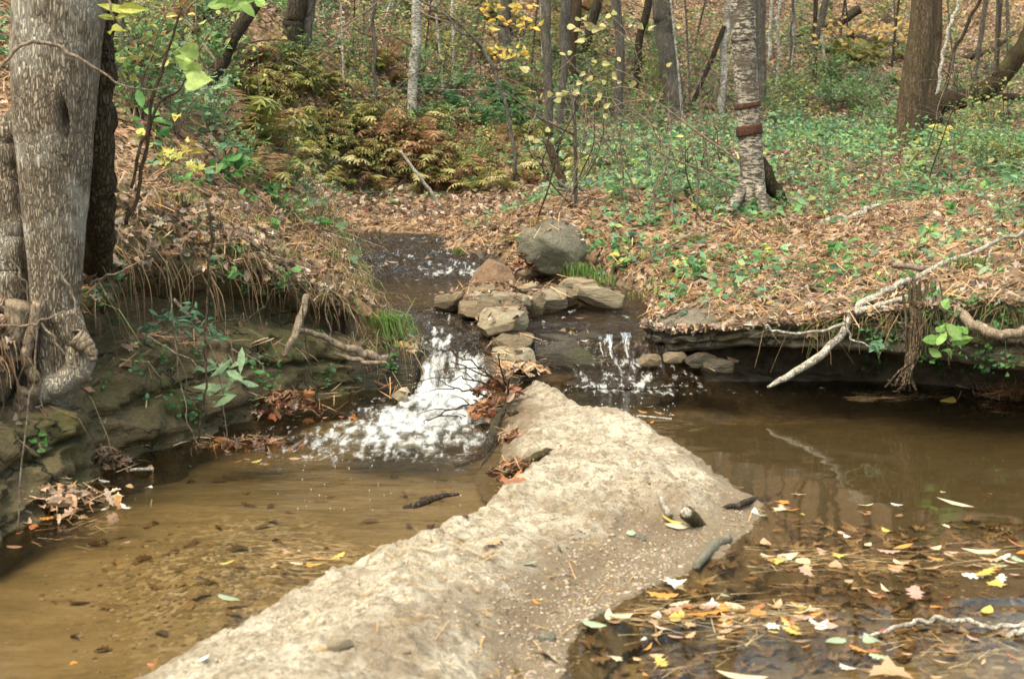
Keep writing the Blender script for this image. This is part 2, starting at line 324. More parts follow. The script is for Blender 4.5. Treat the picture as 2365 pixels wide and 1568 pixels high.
def mat_water(name, tint=(.80, .66, .46), big=2.2, small=11, str_=.25, stretch=(1, 2.2, 1), dist=.03, foam=False, body=0.0, bodyc=(.16, .11, .055), rip=False):
    m, t, b, o = newmat(name); t.nodes.remove(b)
    v = coords(t, stretch)
    n1 = noise(t, v, big, 3, .55, .6); n2 = noise(t, v, small, 3, .6, .4)
    h = math_(t, 'ADD', n1, math_(t, 'MULTIPLY', n2, .45))
    if rip: h = math_(t, 'MULTIPLY', h, attr(t, 'ripple'))
    bm = bump(t, None, h, str_, dist)
    tr = N(t, 'ShaderNodeBsdfTransparent'); tr.inputs[0].default_value = (*tint, 1)
    gl = N(t, 'ShaderNodeBsdfGlossy'); gl.inputs['Roughness'].default_value = .03; lk(t, bm, gl.inputs['Normal'])
    fr = N(t, 'ShaderNodeFresnel'); fr.inputs[0].default_value = 1.33; lk(t, bm, fr.inputs['Normal'])
    di = N(t, 'ShaderNodeBsdfDiffuse'); di.inputs[0].default_value = (*bodyc, 1)
    m0 = N(t, 'ShaderNodeMixShader'); m0.inputs[0].default_value = body; lk(t, tr.outputs[0], m0.inputs[1]); lk(t, di.outputs[0], m0.inputs[2])
    m1 = N(t, 'ShaderNodeMixShader'); lk(t, fr.outputs[0], m1.inputs[0]); lk(t, m0.outputs[0], m1.inputs[1]); lk(t, gl.outputs[0], m1.inputs[2])
    out = m1.outputs[0]
    if foam:
        f = attr(t, 'foam'); nf = noise(t, coords(t, (2.4, .7, .8)), 8, 6, .62, .25); nv = noise(t, coords(t, (1.6, .8, 1)), 40, 3, .6)
        s = math_(t, 'ADD', f, math_(t, 'ADD', math_(t, 'MULTIPLY', math_(t, 'SUBTRACT', nf, .5), 2.1), math_(t, 'MULTIPLY', math_(t, 'SUBTRACT', nv, .5), .35)))
        k = ramp(t, s, [(.28, g3(0)), (.50, g3(.45)), (.80, g3(.97))])
        fd = N(t, 'ShaderNodeBsdfPrincipled'); fc = ramp(t, nf, [(.35, (.34, .37, .38)), (.52, (.62, .65, .66)), (.7, (.74, .76, .77))]); lk(t, fc, fd.inputs['Base Color']); fd.inputs['Roughness'].default_value = .35
        bump(t, fd, math_(t, 'ADD', nf, math_(t, 'MULTIPLY', nv, .3)), .45, .02)
        ft = N(t, 'ShaderNodeBsdfTranslucent'); ft.inputs[0].default_value = (.6, .63, .66, 1)
        fm = N(t, 'ShaderNodeMixShader'); fm.inputs[0].default_value = .2; lk(t, fd.outputs[0], fm.inputs[1]); lk(t, ft.outputs[0], fm.inputs[2])
        m2 = N(t, 'ShaderNodeMixShader'); lk(t, k, m2.inputs[0]); lk(t, out, m2.inputs[1]); lk(t, fm.outputs[0], m2.inputs[2]); out = m2.outputs[0]
    lk(t, out, o.inputs[0]); return m
M['pool'] = mat_water('pool_water', (.80, .74, .59), 1.6, 9, .20, (1, 2.6, 1), .03, foam=True, body=.04, bodyc=(.15, .115, .065), rip=True)
M['stream'] = mat_water('stream_water', (.55, .47, .36), 6, 19, 1.0, (1, 1.5, 1), .06, foam=True, body=.03, bodyc=(.10, .07, .035), rip=True)
M['foam'] = mat_water('white_water', (.70, .64, .54), 8, 24, .7, (1.2, 1, 1), .05, foam=True, body=.05)

# ---------------------------------------------------------------- terrain definition
TP = [(270,430,7.8),(450,480,8.4),(600,560,8.9),(720,640,9.3),(850,700,9.9),(930,745,9.75),(100,560,7.4),
      (300,250,10),(300,50,16),(480,200,12.5),(600,350,12),(700,450,12),(770,530,13.2),(690,140,20),(650,0,27),(60,250,9.5),(60,0,14),
      (950,262,21),(1100,325,21),(850,270,20),(830,440,19),(1000,470,18.3),(1150,458,18),(900,510,16),(1000,535,14.8),(760,480,16.5),
      (1180,420,19),(1150,500,15.5),(1060,560,13.8),(1300,455,14.5),(1270,500,13),(1400,560,12.3),(1400,650,11.3),(1490,710,10.5),(1300,630,12.0),
      (1500,740,9.9),(1700,740,9.15),(1700,690,9.9),(2000,690,9.1),(2100,645,9.3),(2365,640,8.7),(2365,560,9.8),(1745,480,15.6),(2000,480,14.5),
      (2365,450,14),(2365,350,19),(2095,340,25),(1600,400,18),(1400,350,21),(1800,200,30),(1420,280,26),(1555,255,28),(2365,200,32),(1260,300,23.5),
      (1200,0,32),(1700,0,40),(2300,0,42),(900,0,29),(300,0,19)]
tps_p = [at(*q) for q in TP] + [np.array(q, float) for q in [
      (0,62,16),(-25,60,20),(25,62,14),(0,90,30),(-40,90,34),(40,90,28),(-15,10,4.2),(-25,30,12),(25,22,3.2),(20,9,1.7),(7,5,1.0),(-8,4,3.0),
      (-4,1,1.6),(-6,-6,2.0),(9,-4,1.2),(0,-12,1.0),(-60,0,14),(60,0,6),(60,40,14),(-60,50,34),(4.5,7.6,.85),(0,-40,3),(-7.5,12,3.4),(-5,8,2.1)]]
tps_p = np.array(tps_p)
def tps_fit(P, lam=0.02):
    X, z = P[:, :2], P[:, 2]; n = len(X)
    r = np.linalg.norm(X[:, None] - X[None], axis=2); K = r * r * np.log(r + 1e-9) + lam * np.eye(n)
    A = np.zeros((n + 3, n + 3)); A[:n, :n] = K; A[:n, n] = 1; A[:n, n + 1:] = X; A[n:, :n] = A[:n, n:].T
    return X, np.linalg.solve(A, np.concatenate([z, [0, 0, 0]]))
def tps_eval(fit, x, y):
    X, wgt = fit; x = np.asarray(x, float); y = np.asarray(y, float); sh = x.shape; x = x.ravel(); y = y.ravel()
    out = np.empty_like(x)
    for i in range(0, len(x), 60000):
        xx, yy = x[i:i+60000, None], y[i:i+60000, None]
        r2 = (xx - X[:, 0]) ** 2 + (yy - X[:, 1]) ** 2
        out[i:i+60000] = (.5 * r2 * np.log(r2 + 1e-12)) @ wgt[:-3] + wgt[-3] + wgt[-2] * xx[:, 0] + wgt[-1] * yy[:, 0]
    return out.reshape(sh)
topfit = tps_fit(tps_p)
def top(x, y):
    far = ss(10, 30, y)
    return tps_eval(topfit, x, y) + fbm(np.asarray(x) * .9, np.asarray(y) * .9, o=4, seed=3) * (.07 + .30 * far) + fbm(np.asarray(x) * 4, np.asarray(y) * 4, o=3, seed=9) * (.022 + .03 * far)

# water outline: (x, y, a, b) with land mask ramp a..b metres outside the edge that starts there
def g2(px, py, z=0.0): q = gz(px, py, z); return (q[0], q[1])
def a2(px, d): return ((px - CX) / FPX * d * (1 / (cp)) * 1.0, d)
LIP = [(1485, 9.75), (1600, 9.35), (1720, 9.08), (1900, 8.90), (2100, 8.62), (2365, 8.20), (2700, 7.75)]
def lipxy(px, d): return ((px - CX) / FPX * d * 1.0, d)
LIPW = [lipxy(*q) for q in LIP] + [(5.4, 6.7), (7.0, 5.0)]
LEFTW = [g2(962, 882), g2(860, 895), g2(720, 925), g2(600, 965), g2(480, 1010), g2(300, 1062), g2(120, 1165), g2(0, 1245), (-2.35, 4.6), (-2.7, 3.0), (-3.1, 0), (-3.4, -4)]
UPL = [g2(975, 800, .24), g2(945, 755, .33), g2(885, 705, .41), g2(852, 672, .42), g2(840, 640, .43), g2(800, 605, .5), g2(778, 575, .54), g2(775, 548, .57)]
UPR = [g2(985, 545, .57), g2(1015, 560, .56), g2(985, 578, .53), g2(1060, 592, .5), g2(1110, 610, .45), g2(1190, 640, .42), g2(1345, 642, .42), g2(1420, 672, .38), g2(1470, 705, .34)]
poly = [(x, y, .80, 1.0) for x, y in LIPW] + [(8.0, 2.0, 0, .5), (8.0, -4.0, 0, .5)] + \
       [(x, y, .56, .78) for x, y in LEFTW[::-1]][:-1] + [(*LEFTW[0], .02, .25)] + \
       [(x, y, -.02, .28) for x, y in UPL] + [(UPL[-1][0] - 1.4, UPL[-1][1] + .9, -.02, .4), (UPL[-1][0] - 1.1, UPL[-1][1] + 1.6, -.02, .4), (UPR[0][0] - .9, UPR[0][1] + .35, -.02, .3)] + \
       [(x, y, -.03, .22) for x, y in UPR]
poly = np.array(poly)
def segdist(x, y, P):
    """signed distance (+ outside) to closed polygon, index of nearest segment"""
    x = np.asarray(x, float).ravel(); y = np.asarray(y, float).ravel(); n = len(P)
    best = np.full(len(x), 1e9); idx = np.zeros(len(x), int); ins = np.zeros(len(x), bool)
    for i in range(n):
        ax, ay = P[i, 0], P[i, 1]; bx, by = P[(i + 1) % n, 0], P[(i + 1) % n, 1]
        dx, dy = bx - ax, by - ay; t = np.clip(((x - ax) * dx + (y - ay) * dy) / (dx * dx + dy * dy + 1e-12), 0, 1)
        d = np.hypot(x - ax - t * dx, y - ay - t * dy); mm = d < best; best[mm] = d[mm]; idx[mm] = i
        c = ((ay > y) != (by > y)) & (x < (bx - ax) * (y - ay) / (by - ay + 1e-12) + ax); ins ^= c
    return np.where(ins, -best, best), idx
XC = .0  # divides chute and right shelf
def zw(x, y):
    """water surface height"""
    x = np.asarray(x, float); y = np.asarray(y, float)
    ch = interp(y, [8.5, 8.95, 9.12, 9.32, 9.6, 10.2, 10.6, 12.25, 12.5, 13.0, 13.6, 14.2, 16], [0, .0, .06, .195, .245, .345, .405, .425, .465, .51, .535, .57, .60])
    sh = interp(y, [9.15, 9.3, 9.52, 9.62, 9.70, 10.15, 10.2, 10.75, 11.0, 12.25, 12.5, 13.0, 13.6, 14.2, 16], [0, .025, .075, .09, .25, .275, .30, .335, .40, .425, .465, .51, .535, .57, .60])
    k = ss(-.12, .12, x); return ch * (1 - k) + sh * k
def bed(x, y):
    x = np.asarray(x, float); y = np.asarray(y, float)
    low = -.16 + .05 * fbm(x * 1.2, y * 1.2, o=3, seed=21)
    low = low + .13 * np.exp(-(((x - 1.75) / .75) ** 2 + ((y - 4.35) / .55) ** 2))      # gravel rise, lower right
    low = low + .10 * np.exp(-(((x + 1.0) / .5) ** 2 + ((y - 5.6) / .7) ** 2))       # pebble bank in the left pool
    up = zw(x, y) - .045 - .05 * ss(10.5, 11.2, y) * (1 - ss(12.0, 12.4, y)) + .03 * fbm(x * 5, y * 5, o=3, seed=33)
    kx = ss(-.12, .12, x); y0 = 9.02 * (1 - kx) + 9.22 * kx
    return low + (up - low) * ss(0, .30, y - y0)
def ground_h(x, y, full=False, litter=False):
    x = np.asarray(x, float); sh = x.shape; y = np.asarray(y, float)
    sd, idx = segdist(x, y, poly); sd = sd.reshape(sh); idx = idx.reshape(sh)
    a, b = poly[idx, 2], poly[idx, 3]
    if litter:
        nl = len(LIPW); right = idx < nl - 1; a = np.where(right, .0, a); b = np.where(right, .03, b)
    jig = .05 * fbm(x * 3.1, y * 3.1, o=3, seed=41)
    m = ss(a, b, sd + jig * (b - a > .1))
    tp = top(x, y); bd = bed(x, y); h = bd + (tp - bd) * m
    return (h, sd, idx, m) if full else h

# perspective-free but distance-graded grid: finer near, coarser far
ys = np.concatenate([np.linspace(-40, 1, 22)[:-1], [1.0]])
yy = [1.0]
while yy[-1] < 120: yy.append(yy[-1] + max(.035, .0062 * yy[-1]) if yy[-1] < 50 else yy[-1] * 1.05)
ys = np.concatenate([ys[:-1], yy]); u = np.linspace(-1, 1, 520); u = np.sign(u) * (np.abs(u) * .55 + .45 * np.abs(u) ** 3 * 1.0)
Yg = np.repeat(ys[:, None], len(u), 1); half = np.interp(ys, [-40, 1, 8, 16, 40, 120], [60, 12, 9, 17, 34, 110]); Xg = u[None] * half[:, None]
Hg, SDg, IDg, Mg = ground_h(Xg, Yg, True)
isup = (Yg > 8.9)
rockm = (1 - ss(.25, .75, Mg)) * isup
sandm = (1 - ss(.2, .6, Mg)) * (~isup)
sandm = sandm * (1 - ss(.15, .5, SDg)); rockm = np.maximum(rockm, ss(.1, .4, SDg) * (1 - ss(.3, .9, Mg)))
sandm = np.maximum(sandm, .45 * (1 - ss(.2, .7, Mg)) * ss(10.6, 11.0, Yg) * (1 - ss(12.0, 12.4, Yg)))
pebm = np.clip(np.exp(-(((Xg + 1.0) / .6) ** 2 + ((Yg - 5.7) / .8) ** 2)) * 1.3 + np.exp(-(((Xg - 1.9) / .9) ** 2 + ((Yg - 4.4) / .8) ** 2)) * 1.2 - .25 + .5 * fbm(Xg * 3, Yg * 3, o=3, seed=5), 0, 1) * .85
ground = mk('ground', np.stack([Xg, Yg, Hg], -1).reshape(-1, 3), grid_faces(len(ys), len(u)), M['ground'], attrs={'bedshade': (ss(.2, .9, Xg - .25 * fbm(Xg * 2, Yg * 2, o=3, seed=6)) * (Yg < 9.6) * (.55 + .45 * ss(4.4, 6.2, Yg))).ravel(), 'rock': rockm.ravel(), 'sand': sandm.ravel(), 'pebbly': pebm.ravel()})
tag(ground, kind='structure')
print('ground', time.time() - T0)

def hit(px, py, dmin=4.0, dmax=70.0, lit=True):
    d = np.concatenate([np.arange(dmin, 20, .03), np.arange(20, dmax, .08)])
    r = ray(px, py); r = r / r[1]
    X, Z = r[0] * d, CAM_H + r[2] * d; H = ground_h(X, d, litter=lit)
    k = np.argmax(Z < H); k = len(d) - 1 if not (Z < H).any() else k
    return np.array([X[k], d[k], H[k]])

# ---------------------------------------------------------------- banks that overhang the pool
def resample(P, step):
    P = np.asarray(P, float); s = np.concatenate([[0], np.cumsum(np.linalg.norm(np.diff(P, axis=0), axis=1))])
    m = int(s[-1] / step) + 2; t = np.linspace(0, s[-1], m); Q = catmull(P, len(P) * 12)
    s2 = np.concatenate([[0], np.cumsum(np.linalg.norm(np.diff(Q, axis=0), axis=1))]); t = np.linspace(0, s2[-1], m)
    return np.stack([np.interp(t, s2, Q[:, k]) for k in range(P.shape[1])], 1), t
def loft(path, inward_sign, prof, step, amp, seed, sub=5):
    """path: xy of edge; prof(i,x,y)->rows of (inward offset, z or 'T'+dz)"""
    Q, s = resample(path, step); Tn = np.gradient(Q, axis=0); Tn /= np.linalg.norm(Tn, axis=1)[:, None]
    nin = np.stack([-Tn[:, 1], Tn[:, 0]], 1) * inward_sign
    rows = prof(Q, nin, s)                                   # (K, N, 3)
    K = len(rows); rows = np.array(rows)
    t = np.linspace(0, K - 1, (K - 1) * sub + 1); i = np.minimum(t.astype(int), K - 2); f = (t - i)[:, None, None]
    V = rows[i] * (1 - f) + rows[i + 1] * f
    nz = fbm(V[..., 0] * 3, V[..., 1] * 3, V[..., 2] * 7, 5, seed) * amp + fbm(V[..., 0] * 14, V[..., 1] * 14, V[..., 2] * 26, 3, seed + 3) * amp * .45
    wgt = np.ones(len(t)); wgt[:sub] = np.linspace(0, .5, sub)
    V[..., :2] -= nin[None] * (nz * wgt[:, None])[..., None]
    V[..., 2] += fbm(V[..., 0] * 5, V[..., 1] * 5, V[..., 2] * 5, 3, seed + 9) * amp * .3 * wgt[:, None]
    return V.reshape(-1, 3), grid_faces(len(t), len(Q))
def prof_right(Q, nin, s):
    rows = []
    px = CX + Q[:, 0] / Q[:, 1] * FPX
    zb = np.interp(px, [1485, 1600, 1720, 1950, 2150, 2365, 2800], [.13, .22, .30, .31, .30, .28, .25])
    for off, kind, v in [(1.7, 'T', -.03), (1.2, 'T', .0), (.9, 'T', .012), (.5, 'T', .012), (.25, 'T', .012), (.10, 'T', .008), (.02, 'T', -.012), (-.01, 'F', .85), (.035, 'F', .66), (-.005, 'F', .60), (.0, 'F', .38), (.04, 'F', .33), (.03, 'F', .08),
                         (.07, 'B', -.005), (.28, 'B', .02), (.6, 'B', .02), (.85, 'B', -.02), (.93, 'Z', .12), (.96, 'Z', -.05), (.98, 'Z', -.3)]:
        X = Q + nin * off; T = top(X[:, 0], X[:, 1]); T0_ = top(Q[:, 0], Q[:, 1])
        z = T + v if kind == 'T' else zb + (T0_ - zb) * v if kind == 'F' else zb + v if kind == 'B' else np.full(len(Q), v)
        rows.append(np.column_stack([X, z]))
    return rows
V1, F1 = loft(LIPW, 1, prof_right, .018, .075, 51)
ledge = tag(mk('rock_ledge', V1, F1, M['ledge'], origin=(0, 0, 0)), 'long layered rock ledge overhanging the dark far side of the right pool', 'rock ledge')
def prof_left(Q, nin, s):
    rows = []
    X6 = Q + nin * .70; T = np.maximum(top(X6[:, 0], X6[:, 1]), .3)
    nz = .05 * vn(s * 2.1, s * 0, seed=4)
    for off, k in [(1.15, 1.0), (.80, 1.0), (.66, .965), (.54, .91), (.43, .84), (.33, .76), (.27, .69), (.26, .64), (.36, .585), (.50, .53), (.50, .46), (.36, .415), (.20, .385), (.10, .34), (.07, .24), (.13, .21), (.05, .19), (.02, .08), (.06, .05), (.0, .0), (.0, -.3)]:
        X = Q + nin * (off + nz[:, None] * (.0 if off > .7 else 1))
        z = (top(X[:, 0], X[:, 1]) + (.004 if off < 1 else -.03)) if k == 1.0 else T * k
        rows.append(np.column_stack([X, z]))
    return rows
V2, F2 = loft(LEFTW[::-1], 1, prof_left, .018, .11, 77)
bank = mk('bank', V2, F2, M['bank']); tag(bank, kind='structure')
print('banks', time.time() - T0)

# ---------------------------------------------------------------- sandbar
SBR = [(1238, 868, .12), (1292, 897, .08), (1395, 955, .07), (1505, 985, .06), (1598, 1030, .06), (1672, 1085, .05), (1765, 1165, 0), (1745, 1220, 0), (1660, 1285, 0), (1560, 1335, 0), (1440, 1385, 0), (1370, 1420, 0), (1310, 1490, 0), (1270, 1600, 0), (1240, 1900, 0), (1250, 2600, 0)]
SBL = [(-300, 2600, 0), (80, 1750, 0), (250, 1590, 0), (420, 1508, .02), (560, 1420, .05), (640, 1362, .08), (735, 1312, .11), (845, 1258, .11), (960, 1215, .11), (1080, 1176, .10), (1170, 1135, .05), (1215, 1112, .02), (1158, 1080, 0), (1166, 1000, 0), (1158, 945, .02), (1205, 890, .06)]
sp2 = [gz(*q)[:2] for q in SBR] + [gz(*q)[:2] for q in SBL]
SW = [.15] * 3 + [.22] * 5 + [.35] * 4 + [.25] * 4 + [.14] * 8 + [.10] * 2 + [.10, .08, .16, .2, .2, .16]
spoly = np.array([(p[0], p[1], w_, 0) for p, w_ in zip(sp2, SW)])
sb_ctrl = np.array([[*gz(px, py, z)[:2], z] for px, py, z in [(1255, 880, .13), (1215, 950, .08), (1290, 950, .13), (1400, 990, .12), (1235, 1020, .09), (1330, 1050, .14), (1500, 1030, .09), (1450, 1100, .14), (1600, 1090, .10),
    (1300, 1150, .14), (1540, 1130, .12), (1400, 1190, .11), (1150, 1200, .12), (1000, 1230, .12), (1200, 1250, .10), (1480, 1200, .04), (1650, 1140, .05), (1600, 1220, .022), (1480, 1270, .020), (1400, 1260, .025), (1350, 1310, .025), (1270, 1300, .05), (1250, 1350, .035),
    (1000, 1330, .15), (1110, 1320, .11), (850, 1330, .14), (750, 1400, .14), (900, 1450, .18), (1040, 1420, .14), (1130, 1450, .08), (1230, 1430, .03), (600, 1480, .11), (700, 1530, .18), (850, 1568, .19), (1000, 1530, .16), (1100, 1560, .08), (1180, 1540, .03), (500, 1560, .10), (600, 1900, .18), (900, 2200, .18)]])
sbfit = tps_fit(sb_ctrl, .01)
def sandbar_h(x, y):
    x = np.asarray(x, float); sh = x.shape; sd, idx = segdist(x, y, spoly); sd = sd.reshape(sh); idx = idx.reshape(sh); e = -sd + .035 * fbm(x * 7, y * 7, o=4, seed=61)
    w_ = spoly[idx, 2]; t = np.clip(e / w_, -1, 1)
    pl = np.clip(tps_eval(sbfit, x, y), .015, .24)
    h = np.where(e > 0, pl * (1 - (1 - np.clip(t, 0, 1)) ** 1.7), e * .9)
    lum = fbm(x * 9, y * 9, o=5, seed=71, g=.6); pit = np.clip(fbm(x * 26, y * 26, o=3, seed=81) - .28, 0, 1)
    rid = fbm(x * 3.2, y * 6.5, o=4, seed=91)
    hh0 = gz(1240, 1075, .08); q0 = ((x - hh0[0]) / .10) ** 2 + ((y - hh0[1]) / .10) ** 2 + .5 * fbm(x * 12, y * 12, o=2, seed=54); h = h - .13 * np.exp(-q0 ** 2)
    wx = x + .03 * fbm(x * 12, y * 12, o=2, seed=55); wy = y + .03 * fbm(x * 12 + 9, y * 12, o=2, seed=56)
    c1 = np.clip(1 - worley(wx * 9, wy * 9, 3) * 1.35, 0, 1) ** .7; c2 = np.clip(1 - worley(wx * 24, wy * 24, 5) * 1.3, 0, 1) ** .7
    cm = ss(-.25, .35, fbm(x * 2.2, y * 2.2, o=3, seed=57) + .5 * (1 - ss(.0, .22, e)))
    h = h + np.where(e > .0, 1, 0) * np.clip(pl / .08, .25, 1) * (cm * (.014 * c1 + .010 * c2) - .007 + .030 * fbm(x * 2.6, y * 2.6, o=3, seed=58))
    return h + np.where(e > 0, np.clip(pl / .10, .35, 1), .3) * (lum * .019 - pit * .045 + rid * .016 + .016 * fbm(x * 24, y * 24, o=4, seed=93, g=.7) + .018 * np.abs(fbm(x * 5 + y * 3, y * 9 - x * 2, o=4, seed=95)))
xs_ = np.arange(-2.6, 1.75, .0085)
ys_ = np.arange(2.6, 9.35, .0095); XX, YY = np.meshgrid(xs_, ys_); ZZ = sandbar_h(XX, YY)
keep = ZZ > -.12
Fq = grid_faces(len(ys_), len(xs_)); kf = keep.ravel()[Fq].all(1); Fq = Fq[kf]; used = np.unique(Fq); remap = -np.ones(XX.size, int); remap[used] = np.arange(len(used))
SBF = remap[Fq]
hq = gz(1205, 960, .08); hq2 = gz(1232, 1080, .08)
soil_shade = np.clip(1.3 * np.exp(-(((XX - hq[0]) / .13) ** 2 + ((YY - hq[1]) / .65) ** 2)) + 1.2 * np.exp(-(((XX - hq2[0]) / .22) ** 2 + ((YY - hq2[1]) / .16) ** 2)) + .5 * fbm(XX * 9, YY * 9, o=4, seed=97) - .15, 0, 1)
sl1 = gz(1180, 1390, .08); sl2 = gz(1500, 1200, .06); tt = np.clip(((XX - sl1[0]) * (sl2[0] - sl1[0]) + (YY - sl1[1]) * (sl2[1] - sl1[1])) / ((sl2[0] - sl1[0]) ** 2 + (sl2[1] - sl1[1]) ** 2), -.9, 1.2)
dl = np.hypot(XX - sl1[0] - tt * (sl2[0] - sl1[0]), YY - sl1[1] - tt * (sl2[1] - sl1[1]))
soil_shade = np.maximum(soil_shade, np.clip(.75 * np.exp(-(dl / .16) ** 2) + .9 * fbm(XX * 7, YY * 7, o=5, seed=98, g=.65) - .15, 0, .55))  # slope shading painted in as a brown band, besides the real soil
soil_shade = np.maximum(soil_shade, np.clip(1.6 * fbm(XX * 5, YY * 8, o=5, seed=99, g=.65) - .46, 0, .30))
sandbar = mk('sandbar', np.stack([XX, YY, ZZ], -1).reshape(-1, 3)[used], remap[Fq], M['sand'], attrs={'soil_shade': soil_shade.ravel()[used], 'wetm': np.clip((1 - ss(.0, .11, -segdist(XX, YY, spoly)[0].reshape(XX.shape) + .06 * fbm(XX * 6, YY * 6, o=3, seed=96))), 0, 1).ravel()[used]}); tag(sandbar, kind='structure')
print('sandbar', time.time() - T0)

# ---------------------------------------------------------------- water
# lower pool
xs_ = np.arange(-4.5, 8.5, .035); ys_ = np.arange(-2, 10.0, .035); XX, YY = np.meshgrid(xs_, ys_)
fo = np.exp(-(((XX + .55) / .42) ** 2 + ((YY - 8.15) / .70) ** 2)) * .62 + np.exp(-(((XX + .78) / .55) ** 2 + ((YY - 7.6) / .42) ** 2)) * .50 - .04
fo = np.maximum(fo, np.exp(-(((XX - .75) / .45) ** 2 + ((YY - 9.12) / .14) ** 2)) * .42)
fo = np.where(YY > 7.0, fo, -.5) - .25 * ss(.0, .35, XX) * (YY < 8.9)
rip = .03 + 4.2 * np.exp(-(((XX + .6) / .9) ** 2 + ((YY - 7.2) / 1.1) ** 2)) + .8 * np.exp(-(((XX - .8) / .8) ** 2 + ((YY - 8.9) / .6) ** 2)) + 1.1 * (1 - ss(-.6, .1, XX))
turb = np.exp(-(((XX + .6) / .8) ** 2 + ((YY - 8.2) / .9) ** 2)) + .6 * np.exp(-(((XX - .75) / .5) ** 2 + ((YY - 9.1) / .25) ** 2))
ZZ = .0 + turb * .030 * fbm(XX * 8, YY * 13, o=4, seed=101) + .011 * np.exp(-(((XX + .6) / .9) ** 2 + ((YY - 6.9) / .9) ** 2)) * fbm(XX * 5, YY * 16, o=4, seed=105) + .0007 * fbm(XX * 5, YY * 12, o=3, seed=103)
pool = mk('water', np.stack([XX, YY, ZZ], -1).reshape(-1, 3), grid_faces(len(ys_), len(xs_)), M['pool'], attrs={'foam': fo.ravel(), 'ripple': rip.ravel()}); tag(pool, kind='structure')
# upper stream
xs_ = np.arange(-3.6, 1.3, .02); ys_ = np.arange(9.40, 16.6, .02); XX, YY = np.meshgrid(xs_, ys_)
rif = 1.9 * np.exp(-((YY - 12.4) / .25) ** 2) * np.exp(-((XX + .45) / .5) ** 2) + 1.3 * np.exp(-((YY - 13.2) / .8) ** 2) + 1.25 * (1 - ss(10.2, 10.7, YY)) * (XX < 0) + .3 * (XX > 0) * (YY < 10.9) + 1.0 * np.exp(-((YY - 14.5) / .4) ** 2)
fo = rif * np.where(YY > 12.8, .12, np.where(YY < 10.8, .065, .17)) - .02; rif = np.minimum(rif, 1.1)
ZZ = zw(XX, YY) + .034 * (.12 + rif) * fbm(XX * 10, YY * 6, o=4, seed=111, g=.6) + .006 * rif * fbm(XX * 30, YY * 30, o=2, seed=112)
stream = mk('water', np.stack([XX, YY, ZZ], -1).reshape(-1, 3), grid_faces(len(ys_), len(xs_)), M['stream'], attrs={'foam': fo.ravel(), 'ripple': (.25 + rif).ravel()}); tag(stream, kind='structure')
# cascade, white water
def cascade(x0, x1, y0, y1, st, zf, foamf, amp, seed, name):
    xs_ = np.arange(x0, x1, st); ys_ = np.arange(y0, y1, st); XX, YY = np.meshgrid(xs_, ys_); f, am = foamf(XX, YY)
    rn = 1 - np.abs(fbm(XX * 15, YY * 5.5, o=4, seed=seed, g=.55)) * 2.2
    ZZ = zf(XX, YY) + am * (amp * rn + amp * .45 * fbm(XX * 34, YY * 14, o=3, seed=seed + 4, g=.6))
    XX = XX + am * .012 * fbm(XX * 25, YY * 25, ZZ * 25, 3, seed + 8)
    kp = (f > .04); Fq = grid_faces(len(ys_), len(xs_)); Fq = Fq[kp.ravel()[Fq].all(1)]; used = np.unique(Fq); rm = -np.ones(XX.size, int); rm[used] = np.arange(len(used))
    return tag(mk(name, np.stack([XX, YY, ZZ], -1).reshape(-1, 3)[used], rm[Fq], M['foam'], attrs={'foam': f.ravel()[used] + .02}), kind='structure')
def zf1(X, Y): return zw(np.minimum(X, -.15), Y) + .004
def ff1(X, Y):
    xl = np.interp(Y, [7.3, 7.55, 7.9, 8.35, 8.9, 9.1, 9.4, 9.8], [-.98, -1.0, -.94, -.86, -.68, -.63, -.66, -.7]); xr = np.interp(Y, [7.4, 8.0, 8.5, 8.9, 9.3, 9.8], [-.20, -.18, -.14, -.08, -.10, -.16])
    e = np.minimum(X - xl, xr - X) + .05 * fbm(X * 6, Y * 6, o=3, seed=7)
    inside = ss(-.02, .10, e)
    prof = np.interp(Y, [7.3, 7.6, 8.0, 8.6, 9.0, 9.25, 9.4, 9.6, 9.85], [.05, .46, .70, .66, .74, .50, .16, .12, .10])
    mid = .42 * fbm(X * 7, Y * 2.6, o=3, seed=19)
    lf = .16 * (1 - ss(-.75, -.45, X)) * (1 - ss(8.7, 9.0, Y))
    f = inside * (prof + mid - lf * .6) - .5 * (1 - inside)
    f = np.where(Y < 7.3, -1, f)
    return f, inside * np.interp(Y, [7.3, 7.8, 8.4, 9.0, 9.3, 9.6, 9.9], [.05, .35, .9, 1.5, 1.2, 1.2, .8])
cas = cascade(-1.3, .02, 7.3, 9.9, .008, zf1, ff1, .015, 131, 'water')
def zf2(X, Y): return zw(np.maximum(X, .2), Y) + .006
def ff2(X, Y):
    e = np.minimum(X - .36, 1.30 - X) ; e = np.minimum(e, Y - 9.12 + .2 * 0) + .04 * fbm(X * 7, Y * 7, o=3, seed=8)
    ins = ss(-.02, .08, e)
    f = ins * (.24 + .2 * fbm(X * 6, Y * 3, o=3, seed=29) + .25 * np.exp(-((Y - 9.16) / .06) ** 2)) - .5 * (1 - ins)
    return np.where(Y > 9.64, -1, f), ins * .6
cas2 = cascade(.3, 1.4, 9.05, 9.66, .008, zf2, ff2, .014, 151, 'water')
print('water', time.time() - T0)

